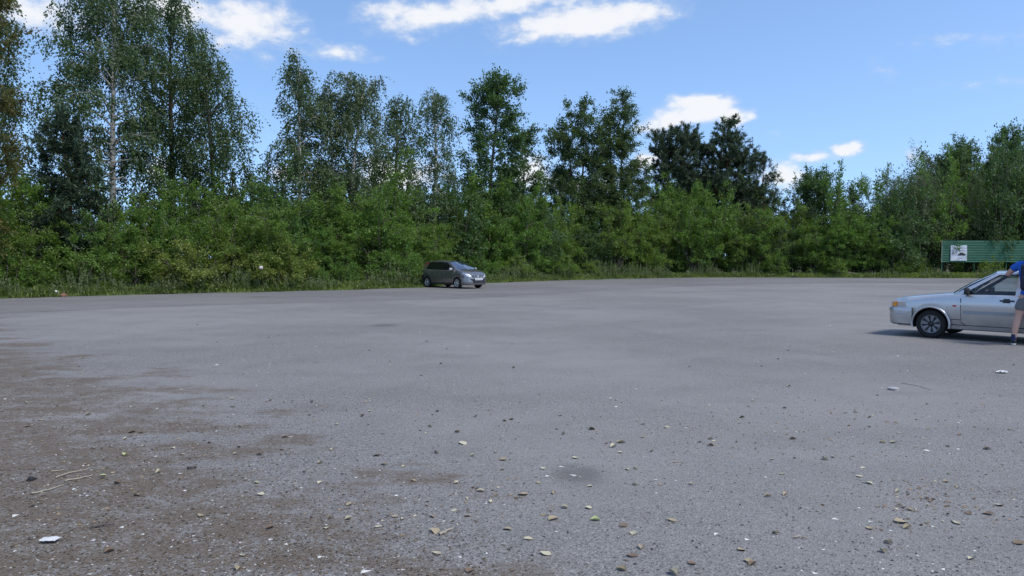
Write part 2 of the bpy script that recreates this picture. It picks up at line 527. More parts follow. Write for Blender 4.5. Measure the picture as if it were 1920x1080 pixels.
def foliage(name, prim, kind, r, density=1.0, wood=None, side_len=.45, side_n=4.0, size_mul=1.0):
    """prim: list of (path, start fraction) of main branches; side branches, then leafy strands on them"""
    K = KINDS[kind]
    S, SD = [], []
    for path, s0, rad in prim:
        P = np.asarray(path)
        seg = np.linalg.norm(np.diff(P, axis=0), axis=1)
        Lp = seg.sum()
        cum = np.r_[0, np.cumsum(seg)] / Lp
        m = max(3, int(Lp * side_n))
        for s in np.sort(r.uniform(s0, 1, m)):
            p = np.array([np.interp(s, cum, P[:, q]) for q in range(3)])
            i = min(len(seg) - 1, max(0, np.searchsorted(cum, s) - 1))
            T = (P[i + 1] - P[i]) / (seg[i] + 1e-9)
            a = r.uniform(.4, 1.3) * r.choice([-1, 1])
            ca, sa = math.cos(a), math.sin(a)
            d = np.array([T[0] * ca - T[1] * sa, T[0] * sa + T[1] * ca, T[2] * .6 + r.uniform(-.25, .45)])
            d += r.normal(0, .18, 3)
            d /= np.linalg.norm(d)
            L2 = min(2.4, side_len * Lp * (1.15 - .65 * s)) * r.uniform(.6, 1.25) + .2
            q = np.linspace(0, 1, 4)[:, None]
            sp = p + d * L2 * q + np.array([0, 0, -.22 * max(K['droop'], 0)]) * L2 * q ** 2
            if wood is not None:
                wood.add(sp, np.linspace(max(.008, rad * .35 * (1.1 - s)), .004, 4), 3)
            ns = max(2, int(L2 * K['per'] * density + r.random()))
            q = r.uniform(.15, 1.0, ns)[:, None]
            S.append(p + d * L2 * q + np.array([0, 0, -.22 * max(K['droop'], 0)]) * L2 * q ** 2)
            SD.append(np.repeat(d[None], ns, 0))
    S, SD = np.concatenate(S), np.concatenate(SD)
    n, k = len(S), K['k']
    hang = K['droop'] > .6
    dirs = SD * K['out'] + r.normal(0, .38 if hang else .5, (n, 3)) * ([1, 1, .5] if kind == 'maple' else [1, 1, 1])
    dirs[:, 2] += -(1.25 if hang else .75) * K['droop'] + .25
    dirs = unit(dirs)
    ln = r.uniform(*K['sl'], n)
    s = (np.arange(k)[None, :] + r.random((n, k))) / k
    P = S[:, None, :] + dirs[:, None, :] * (ln[:, None] * s)[..., None]
    P[..., 2] -= K['droop'] * .55 * ln[:, None] * s ** 2
    P += r.normal(0, K['jit'], (n, k, 3))
    LD = np.repeat(dirs[:, None, :], k, 1) * .6 + r.normal(0, .45, (n, k, 3))
    LD[..., 2] -= .35 * max(0, K['droop'])
    if kind == 'pine':
        LD = dirs[:, None, :] * 1.0 + r.normal(0, .75, (n, k, 3))
    NN = r.normal(0, .38, (n, k, 3)) + r.normal(0, .30, (n, 1, 3)) + np.array([0, 0, .75])
    strand_t = r.random(n)
    tint = np.clip(strand_t[:, None] * .6 + r.random((n, k)) * .55 - .08, 0, 1)
    size = r.uniform(*K['size'], n * k) * size_mul
    return leaves_mesh(name, P.reshape(-1, 3), LD.reshape(-1, 3), NN.reshape(-1, 3), size, tint.ravel(), K['width'])

def trunk_path(r, H, lean, wob, base=(0, 0), n=12):
    s = np.linspace(0, 1, n)
    ph = r.uniform(0, 6, 2)
    x = base[0] + lean[0] * s ** 1.3 + wob * np.sin(s * 5 + ph[0]) * s
    y = base[1] + lean[1] * s ** 1.3 + wob * np.sin(s * 4 + ph[1]) * s
    return np.c_[x, y, s * H]

def tree_meshes(seed, H, base, prof, kind, lean=(0, 0), stems=1, density=1.0, rise=.9, droop=.45, nprim=4.2, size_mul=1.0, wob=.18, thick=1.0, spread=.5):
    r = np.random.default_rng(seed)
    W = Tubes()
    prim = []
    for st in range(stems):
        a = st * 2.4 + r.uniform(0, 1)
        sp = spread if stems > 1 else 0
        Hs = H * (1 if st == 0 else r.uniform(.82, .96))
        ln = (lean[0] + math.cos(a) * sp * 2, lean[1] + math.sin(a) * sp * 2)
        tp = trunk_path(r, Hs * .95, ln, wob, (math.cos(a) * sp * .4, math.sin(a) * sp * .4))
        r0 = (.011 * H + .02) * thick / (1 + .25 * (stems - 1))
        zz = np.linspace(0, 1, 12)
        rad = r0 * (1 - zz) ** .8 + .012
        rad[0] *= 1.35
        W.add(tp, rad, 8)
        n1 = int((Hs - base) * nprim / (1 + .35 * (stems - 1)))
        for i in range(n1):
            t_ = .94 * (i + r.random()) / n1
            z = base + (Hs - base) * t_
            R = .74 * np.interp(t_, np.linspace(0, 1, len(prof)), prof) * r.choice([.55, .8, 1.0, 1.12]) * r.uniform(.85, 1.12)
            if R < .15:
                continue
            th = i * 2.39996 + r.uniform(-.5, .5)
            up = rise * (.5 + 1.5 * t_ ** 1.5)
            z0 = max(base * .55, z - R * up * .55)
            p0 = np.array([np.interp(z0, tp[:, 2], tp[:, q]) for q in range(3)])
            s = np.linspace(0, 1, 6)
            P = np.c_[p0[0] + math.cos(th) * R * s, p0[1] + math.sin(th) * R * s, p0[2] + R * (up * s - droop * s ** 2)]
            P[1:] += r.normal(0, .05 * R ** .5, (5, 3))
            rr = max(.018, r0 * .34 * (1.05 - .7 * t_))
            W.add(P, np.linspace(rr, .008, 6), 5)
            prim.append((P, .30, rr))
        prim.append((tp[-3:], .0, .03))
    crown = foliage('crown', prim, kind, r, density * 1.2, W, side_len=.62, side_n=3.2, size_mul=size_mul)
    return W.mesh('trunk'), crown

def plant(name, label, cat, loc, rz, wood, crown, mw, mc, group=None, scale=(1, 1, 1)):
    o = thing(name, label, cat, loc, rz, group)
    o.scale = scale
    a = link('trunk', wood, o, mw)
    b = link('crown', crown, o, mc)
    return o

# name, label, px of trunk, depth, y of top, crown base fraction, profile (m), kind, bark, leaf, options
TREES = [
    ('maple_tree', 'tree with yellowing leaves reaching in from the left edge of the photo', -62, 31, -110, .18, (1.6, 2.2, 2.5, 2.4, 2.0, .8), 'maple', b_grey, m_autumn, dict(nprim=3.2, density=.7)),
    ('birch_tree', 'tall birch with drooping twigs behind the yellowing tree at far left', -40, 40, -60, .25, (1.8, 3.0, 3.3, 2.6, 1.8, .7), 'birch', b_birch, m_birch, dict(density=.9)),
    ('birch_tree', 'tallest birch with a clear white trunk showing above the shrubs', 216, 41, -95, .30, (2.2, 3.3, 3.7, 3.3, 2.6, 1.0), 'birch', b_birch, m_birch, dict(density=.80, droop=.5, thick=.95)),
    ('birch_tree', 'tall airy birch just right of the white-trunked birch', 322, 45, -35, .28, (2.0, 2.7, 2.8, 2.2, 1.7, .7), 'birch', b_grey, m_birch, dict(density=.85, lean=(.4, 0))),
    ('birch_tree', 'dark full birch between the airy birch and the sky gap', 412, 43, 72, .22, (2.0, 2.7, 2.7, 2.2, 1.4, .6), 'birch', b_grey, m_birch, dict(density=1.1, lean=(-.9, 0))),
    ('spruce_tree', 'small dark conifer in front of the white birch trunk', 132, 36, 208, .05, (1.7, 1.5, 1.25, 1.0, .65, .2), 'pine', b_pine, m_needle, dict(rise=.25, droop=.35, nprim=8.0, density=1.5, thick=.6, size_mul=1.5)),
    ('birch_tree', 'birch with a thin pale forked top right of the sky gap', 556, 46, 92, .30, (2.3, 2.7, 2.2, 1.6, 1.2, .7), 'birch', b_birch, m_birch, dict(density=.95, lean=(.5, .2), thick=.8)),
    ('birch_tree', 'broad hazy birch with greyish drooping top left of centre', 648, 48, 116, .28, (2.1, 2.6, 2.7, 2.4, 2.0, .9), 'birch', b_birch, m_willow, dict(density=1.1, stems=2)),
    ('birch_tree', 'lower dark birch between the hazy birch and the weeping one', 742, 51, 172, .30, (1.5, 1.9, 1.9, 1.7, 1.3, .6), 'birch', b_grey, m_birch, dict(density=1.1)),
    ('birch_tree', 'narrow weeping birch with hanging twigs above the grey minivan', 815, 53, 148, .30, (1.6, 1.9, 1.9, 1.7, 1.4, .7), 'birch', b_birch, m_birch, dict(density=1.0, droop=.7)),
    ('poplar_tree', 'tall bright green tree with uneven lobes right of the minivan', 914, 59, 135, .32, (2.3, 2.5, 2.3, 2.3, 2.2, .8), 'poplar', b_grey, m_poplar, dict(density=1.0, lean=(.8, 0))),
    ('poplar_tree', 'short leafy tree leaning right beside the tall bright green tree', 975, 61, 232, .38, (1.7, 1.9, 1.7, 1.4, 1.0, .5), 'poplar', b_grey, m_birch, dict(density=.9, lean=(.7, 0))),
    ('aspen_tree', 'left one of the pair of rounded trees with visible stems', 1080, 68, 178, .34, (2.7, 3.3, 3.1, 2.6, 1.9, .8), 'poplar', b_grey, m_birch, dict(density=.80, stems=2, spread=.35)),
    ('aspen_tree', 'right one of the pair of rounded trees, close to the pines', 1155, 69, 178, .34, (2.6, 2.9, 2.5, 2.0, 1.5, .6), 'poplar', b_grey, m_birch, dict(density=.90, stems=2, spread=.35)),
    ('pine_tree', 'widest dark pine standing below the white cumulus cloud', 1335, 76, 222, .34, (3.0, 3.3, 2.9, 2.2, 1.5, .9), 'pine', b_pine, m_needle, dict(rise=.75, droop=.1, nprim=4.2, density=1.0, size_mul=1.7, stems=3, spread=.9)),
    ('pine_tree', 'narrower dark pine at the left side of the widest pine', 1266, 75, 230, .34, (2.0, 2.4, 2.2, 1.8, 1.3, .7), 'pine', b_pine, m_needle, dict(rise=.8, droop=.1, nprim=4.0, density=1.0, size_mul=1.7, stems=2, spread=.5)),
    ('pine_tree', 'low pine shoulder at the right side of the widest pine', 1384, 77, 272, .34, (1.8, 2.2, 1.9, 1.5, 1.0, .5), 'pine', b_pine, m_needle, dict(rise=.5, droop=.1, nprim=4.0, density=1.1, size_mul=1.7)),
    ('pine_tree', 'small thin-crowned pine alone right of the wide pines', 1432, 72, 288, .30, (1.0, 1.5, 1.6, 1.4, .9, .5), 'pine', b_pine, m_needle, dict(rise=.5, droop=.1, nprim=3.2, density=.9, size_mul=1.7)),
    ('poplar_tree', 'thin-leaved young tree with sky showing through, below the small cloud', 1520, 72, 318, .10, (2.0, 2.4, 2.4, 2.0, 1.5, .7), 'poplar', b_grey, m_poplar, dict(density=.55, stems=3, rise=1.6, droop=.1)),
    ('poplar_tree', 'lowest young tree in the dip of the treeline', 1592, 71, 350, .10, (1.5, 1.8, 1.6, 1.2, .8, .4), 'poplar', b_grey, m_poplar, dict(density=.7, stems=2, rise=1.5, droop=.1)),
    ('willow_tree', 'round greyish green willow at the left of the right-hand clump', 1700, 73, 322, .05, (2.6, 3.1, 3.1, 2.7, 2.0, .9), 'willow', b_grey, m_willow, dict(density=.9, stems=3)),
    ('poplar_tree', 'sparse tree with bare twig tips right of the round willow', 1752, 76, 292, .10, (2.4, 2.8, 2.8, 2.4, 1.6, .7), 'poplar', b_grey, m_willow, dict(density=.7, stems=2, rise=1.4, droop=.1)),
    ('poplar_tree', 'upright thin-leaved tree above the white notice', 1808, 77, 262, .10, (2.5, 2.9, 2.8, 2.2, 1.6, .7), 'poplar', b_grey, m_poplar, dict(density=.75, stems=2, rise=1.5, droop=.1)),
    ('poplar_tree', 'tallest tree of the right-hand clump, above the green board', 1884, 76, 236, .10, (2.8, 3.1, 2.9, 2.3, 1.5, .6), 'poplar', b_grey, m_poplar, dict(density=1.0, stems=2, rise=1.2, droop=.15)),
    ('poplar_tree', 'tree cut by the right edge of the photo above the green board', 1972, 76, 262, .10, (2.8, 3.1, 2.9, 2.3, 1.5, .6), 'poplar', b_grey, m_poplar, dict(density=1.0, stems=2)),
]
for i, (nm, lab, px, dep, top, bf, prof, kind, mb, ml, opt) in enumerate(TREES):
    H = height_at(top, dep)
    opt = dict(opt)
    wide = 1.55 if nm == 'spruce_tree' else 1.45 if nm == 'pine_tree' else 1.05 if px < 450 else 1.15 if 900 < px < 1200 else 1.0
    prof = tuple(x * wide for x in prof)
    prof = prof[:-1] + (max(prof[-1], prof[-2] * .62),)
    if kind != 'pine':
        opt.setdefault('size_mul', 1.0 if dep < 55 else 1.25)
    w, c = tree_meshes(100 + i, H, H * bf, prof, kind, **opt)
    plant(nm, lab, 'tree', at(px, dep, -.02), 0, w, c, mb, ml)

# a thin half-bare sapling in the sky gap
r = np.random.default_rng(5)
w, c = tree_meshes(77, height_at(272, 46), 3.0, (.5, .9, .9, .7, .4), 'birch', density=.16, nprim=3.0, thick=.5)
plant('birch_sapling', 'thin half-bare birch sapling standing in the sky gap', 'tree', at(500, 46, -.02), 0, w, c, b_grey, m_birch)
# bare dead shrub between pine and willow
dead = Tubes()
for k in range(26):
    a, rr = r.uniform(0, 6.28), r.uniform(.3, 2.2)
    hh = r.uniform(3.0, 6.0)
    q = np.linspace(0, 1, 6)[:, None]
    P = np.array([0, 0, 0]) + np.c_[math.cos(a) * rr * q[:, 0] ** 1.3, math.sin(a) * rr * q[:, 0] ** 1.3, hh * q[:, 0]] + r.normal(0, .06, (6, 3))
    dead.add(P, np.linspace(.024, .010, 6), 4)
    for j in range(7):
        s = r.uniform(.35, 1)
        p = np.array([np.interp(s, q[:, 0], P[:, n_]) for n_ in range(3)])
        d = r.normal(0, 1, 3); d[2] = abs(d[2]) * .6
        dead.add(np.array([p, p + d * .35, p + d * .7 + r.normal(0, .08, 3)]), [.014, .011, .008], 3)
o = link('dead_shrub', dead.mesh('dead_shrub'), None, m_dead)
o.location = at(1395, 69.2, -.02)
tag(o, 'bare grey dead shrub among the leaves below the small thin pine', 'shrub')

# ---- shrubs of the thicket
def bush_meshes(seed, kind, H=5.0, R=2.3, stems=9, density=.9, size_mul=1.0):
    r = np.random.default_rng(seed)
    W = Tubes()
    prim = []
    for i in range(stems):
        a = i * 2.39996 + r.uniform(-.4, .4)
        f = ((i + .5) / stems) ** .6
        reach = R * f * r.uniform(.6, 1.0)
        h = H * (1 - .55 * f ** 2) * r.uniform(.82, 1.03)
        s = np.linspace(0, 1, 8)
        P = np.c_[math.cos(a) * (.15 + reach * s ** 1.4), math.sin(a) * (.15 + reach * s ** 1.4), h * s]
        P[1:] += r.normal(0, .06, (7, 3))
        W.add(P, np.linspace(.05, .012, 8), 5)
        prim.append((P, .12, .03))
        for j in range(int(h * 1.3)):
            s_ = r.uniform(.08, .9)
            p = np.array([np.interp(s_, s, P[:, q]) for q in range(3)])
            th = a + r.normal(0, 1.2)
            L = r.uniform(.5, 1.0) * R * .55
            q = np.linspace(0, 1, 5)
            B = np.c_[p[0] + math.cos(th) * L * q, p[1] + math.sin(th) * L * q, p[2] + L * (.55 * q - .35 * q ** 2)]
            W.add(B, np.linspace(.022, .006, 5), 4)
            prim.append((B, .25, .015))
    crown = foliage('crown', prim, kind, r, density, None, side_len=.34, side_n=1.7, size_mul=size_mul)
    return W.mesh('trunk'), crown

BUSH = {
    'maple': [bush_meshes(300 + i, 'maple', 5, 2.2, 9) for i in range(5)],
    'poplar': [bush_meshes(320 + i, 'poplar', 5, 2.0, 8) for i in range(2)],
    'willow': [bush_meshes(330 + i, 'willow', 5, 2.3, 9) for i in range(2)],
    'vine': [bush_meshes(340 + i, 'maple', 2.2, 1.5, 9, density=1.3) for i in range(2)],
    'low': [bush_meshes(350 + i, 'maple', 2.4, 1.4, 8, density=1.2) for i in range(3)],
}
TOP_PX = [(-500, 320), (0, 338), (60, 345), (130, 345), (250, 362), (330, 372), (400, 348), (450, 345), (520, 362), (600, 372), (690, 345), (750, 338), (800, 368),
          (850, 352), (920, 345), (1000, 360), (1080, 372), (1150, 362), (1230, 350), (1300, 345), (1380, 350), (1440, 385), (1500, 385), (1560, 370), (1640, 368),
          (1690, 340), (1760, 318), (1850, 298), (2000, 280), (2600, 280)]
TX, TY = np.array(TOP_PX, dtype=float).T
SECT = [(60, 'under the yellowing tree at the left edge'), (280, 'below the white-trunked birch'), (480, 'below the dark full birch'),
        (600, 'below the pale forked birch'), (770, 'below the broad hazy birch'), (940, 'right behind the grey minivan'),
        (1040, 'below the short tree leaning right'), (1215, 'below the pair of rounded trees'), (1420, 'below the dark pines'),
        (1620, 'in the dip of the treeline'), (1765, 'just left of the green board'), (9999, 'behind the green board')]
def sector(px):
    return next(s for lim, s in SECT if px < lim)
KINDWORD = {'maple': 'light green maple shrub', 'poplar': 'mid green leafy shrub', 'willow': 'grey-green willow shrub', 'vine': 'yellowish vine-covered bush', 'low': 'low bright green maple shrub'}
LEAFM = {'maple': m_maple, 'poplar': m_poplar, 'willow': m_willow, 'vine': m_vine, 'low': m_maple}
bush_n = {}
def put_bush(x, y, h, kind, row, r):
    v = bush_n.get(kind, 0); bush_n[kind] = v + 1
    w, c = BUSH[kind][v % len(BUSH[kind])]
    h0 = 5.0 if kind in ('maple', 'poplar', 'willow') else (2.2 if kind == 'vine' else 2.4)
    px = 960 + F_PX * x / y
    k = h / h0
    wide = min(1.35, max(k, .8)) if h0 == 5 else k
    sec = sector(px)
    plant('shrub', f'{row}-row {KINDWORD[kind]} {sec}', 'shrub', (x, y, -.03), r.uniform(0, 6.28), w, c, b_grey, LEAFM[kind],
          f'{row} row {kind} shrubs {sec}', (wide * r.uniform(.9, 1.1), wide * r.uniform(.9, 1.1), k))
rb = np.random.default_rng(21)
seg = np.linalg.norm(np.diff(EDGE, axis=0), axis=1)
cum = np.r_[0, np.cumsum(seg)]
def edge_at(s):
    i = min(len(seg) - 1, max(0, np.searchsorted(cum, s) - 1))
    T = (EDGE[i + 1] - EDGE[i]) / seg[i]
    return EDGE[i] + T * (s - cum[i]), np.array([-T[1], T[0]])
for row, off, step, frac in (('middle', 3.2, 2.5, .78), ('back', 6.0, 2.3, 1.0), ('rear', 9.5, 2.6, .95)):
    s = cum[1] - 2
    while s < cum[-1]:
        p, N = edge_at(s)
        s += step * rb.uniform(.8, 1.2)
        q = p + N * (off + rb.uniform(-.7, .7)) + rb.uniform(-.3, .3, 2)
        px = 960 + F_PX * q[0] / q[1]
        if px < -260 or px > 2180:
            continue
        if row == 'middle' and 1690 < px:
            q = q + N * 5.5
        h = height_at(np.interp(px, TX, TY), q[1]) * frac * rb.uniform(.95, 1.28)
        if px > 1400:
            kind = rb.choice(['maple', 'poplar', 'willow'], p=[.55, .30, .15])
        else:
            kind = rb.choice(['maple', 'poplar', 'willow'], p=[.86, .09, .05])
        put_bush(q[0], q[1], h, kind, row, rb)
for px, dep, h in ((1362, 69.5, 6.5), (1388, 68.6, 5.5), (1340, 71, 7.0)):
    p = at(px, dep)
    put_bush(p.x, p.y, h, 'maple', 'back', rb)
s = cum[1] - 2
while s < cum[-1]:
    p, N = edge_at(s)
    s += 1.75 * rb.uniform(.7, 1.3)
    q = p + N * (1.75 + rb.uniform(-.35, .5))
    px = 960 + F_PX * q[0] / q[1]
    if px < -200 or px > 2100 or 1440 < px < 1640 and rb.random() < .7 or 1700 < px or 1060 < px < 1440 and rb.random() < .6:
        continue
    if 300 < px < 360 or 405 < px < 545:
        put_bush(q[0], q[1], rb.uniform(1.9, 2.7), 'vine', 'front', rb)
    else:
        put_bush(q[0], q[1], rb.uniform(1.2, 2.5), 'low', 'front', rb)
for px, dep, h in ((1795, 70, 1.2), (1858, 66.2, 1.7), (1738, 67.6, 1.3), (1712, 67.5, 2.0), (1905, 66.0, .9), (1835, 70, 1.3), (1880, 70, 1.3)):
    p = at(px, dep)
    put_bush(p.x, p.y, h, 'low', 'front', rb)

# ---- weeds and grass along the edge (nobody could count them)
def weeds():
    r = np.random.default_rng(9)
    P, D, N, S, T = [], [], [], [], []
    n = 3600
    for i in range(n):
        s = r.uniform(cum[1] - 3, cum[-1] - 4)
        p, Nn = edge_at(s)
        off = r.gamma(2.0, .33) + .12
        q = p + Nn * off
        px = 960 + F_PX * q[0] / q[1]
        if px < -200 or px > 2100:
            continue
        patch = .5 + .5 * math.sin(s * .9 + 2 * math.sin(s * .37))
        hmax = .35 + 1.25 * patch * min(1, off / .6)
        if 1420 < px < 1660:
            hmax *= .45
        elif px > 1660:
            hmax *= .6
        h = hmax * r.uniform(.55, 1.1)
        k = int(14 + h * 22)
        z = np.sort(r.random(k)) ** .8
        lean = r.normal(0, .14, 2)
        pts = np.c_[q[0] + lean[0] * z * h, q[1] + lean[1] * z * h, z * h]
        a = r.uniform(0, 6.28, k)
        up = .25 + 1.4 * z
        d = np.c_[np.cos(a), np.sin(a), up]
        P.append(pts); D.append(d); N.append(r.normal(0, .4, (k, 3)) + [0, 0, .8])
        S.append((.16 - .09 * z) * r.uniform(.7, 1.3, k))
        T.append(np.clip(np.full(k, r.random() * .5) + z * .45 + r.normal(0, .08, k), 0, 1))
    return leaves_mesh('roadside_weeds', np.concatenate(P), np.concatenate(D), np.concatenate(N), np.concatenate(S), np.concatenate(T), .34)
tag(link('roadside_weeds', weeds(), None, m_weed), 'grey-green mugwort and other tall weeds along the asphalt edge', 'weeds', kind='stuff')

def grass():
    r = np.random.default_rng(10)
    n = 60000
    s = r.uniform(cum[1] - 3, cum[-1] - 4, n)
    X = np.interp(s, cum, EDGE[:, 0]); Y = np.interp(s, cum, EDGE[:, 1])
    off = np.abs(r.normal(0, 1.2, n)) - .16 + .38 * np.sin(s * 1.9) * np.sin(s * .63)
    px = 960 + F_PX * X / Y
    off = np.where(px > 1150, off * 1.7, off)
    P = np.c_[X - off * .25, Y + off, np.full(n, -.02)]
    a = r.uniform(0, 6.28, n)
    D = np.c_[np.cos(a) * .5, np.sin(a) * .5, np.full(n, 1.0)]
    N = np.c_[np.cos(a), np.sin(a), np.full(n, .2)] + r.normal(0, .3, (n, 3))
    size = r.uniform(.14, .50, n) * np.clip(.45 + off, .35, 1.2)
    clump = .5 + .5 * np.sin(X * 1.3 + np.sin(Y * 2.1))
    return leaves_mesh('verge_grass', P, D, N, size, np.clip(clump * .5 + r.random(n) * .5, 0, 1), .16)
tag(link('verge_grass', grass(), None, m_grass), 'short green grass growing over the asphalt edge', 'grass', kind='stuff')

# ------------------------------------------------------------------ cars
def paint(name, col, metal, rough, coat=.6):
    m = mat(name, col, rough, metal, .5, coat)
    t = NT(m)
    v = t.coord('Object')
    n = t.noise(v, 3.0, 4, .6)
    zc = t.new('ShaderNodeSeparateXYZ'); t.l.new(v, zc.inputs[0])
    dust = t.math('MULTIPLY', t.step(zc.outputs[2], .75, .2, 0, .55), t.step(n, .3, .7, .3, 1))
    t.put(t.b.inputs['Base Color'], t.mix(dust, (*col, 1), (.13, .12, .11, 1)))
    t.put(t.b.inputs['Roughness'], t.mix(dust, (rough,) * 3 + (1,), (.7, .7, .7, 1)))
    return m
m_silver = paint('silver_paint', (.58, .575, .575), .82, .33)
m_grey = paint('grey_brown_paint', (.25, .24, .245), .78, .24)
m_black = mat('black_plastic', (.018, .018, .02), .5)
m_rubber = mat('rubber', (.022, .022, .023), .85, spec=.2)
m_trim = mat('gloss_black', (.012, .012, .014), .22)
m_chrome = mat('chrome', (.75, .76, .78), .15, 1.0)
m_alloy = mat('alloy', (.70, .70, .71), .38, .7)
m_cap = mat('hubcap', (.20, .20, .21), .5, .3)
m_inner = mat('dark_interior', (.03, .032, .038), .9)
m_seat = mat('seat_cloth', (.05, .055, .07), .95)
m_orange = mat('orange_lens', (.85, .28, .02), .15, coat=1.0)
m_red = mat('red_lens', (.45, .01, .01), .15, coat=1.0)
m_lamp = mat('lamp_lens', (.62, .66, .72), .08, .35, coat=1.0)
m_plate = mat('white_plate', (.78, .78, .78), .45)
m_ink = mat('black_ink', (.02, .02, .022), .7)
m_moulding = mat('grey_moulding', (.30, .31, .33), .45)
m_tint = mat('tinted_glass', (.006, .006, .008), .04, spec=.6)
def glass(name, tint, mixf):
    m = mat(name, tint, .02)
    t = NT(m)
    tr = t.new('ShaderNodeBsdfTransparent'); tr.inputs[0].default_value = (*tint, 1)
    gl = t.new('ShaderNodeBsdfGlossy'); gl.inputs['Roughness'].default_value = .02
    fr = t.new('ShaderNodeFresnel'); fr.inputs[0].default_value = 1.5
    mx = t.new('ShaderNodeMixShader')
    t.l.new(t.math('MULTIPLY', fr.outputs[0], mixf), mx.inputs[0]); t.l.new(tr.outputs[0], mx.inputs[1]); t.l.new(gl.outputs[0], mx.inputs[2])
    t.l.new(mx.outputs[0], t.n['Material Output'].inputs[0])
    return m
m_glass = glass('window_glass', (.72, .80, .82), 1.6)
m_shield = glass('windscreen_glass', (.50, .56, .60), 4.5)

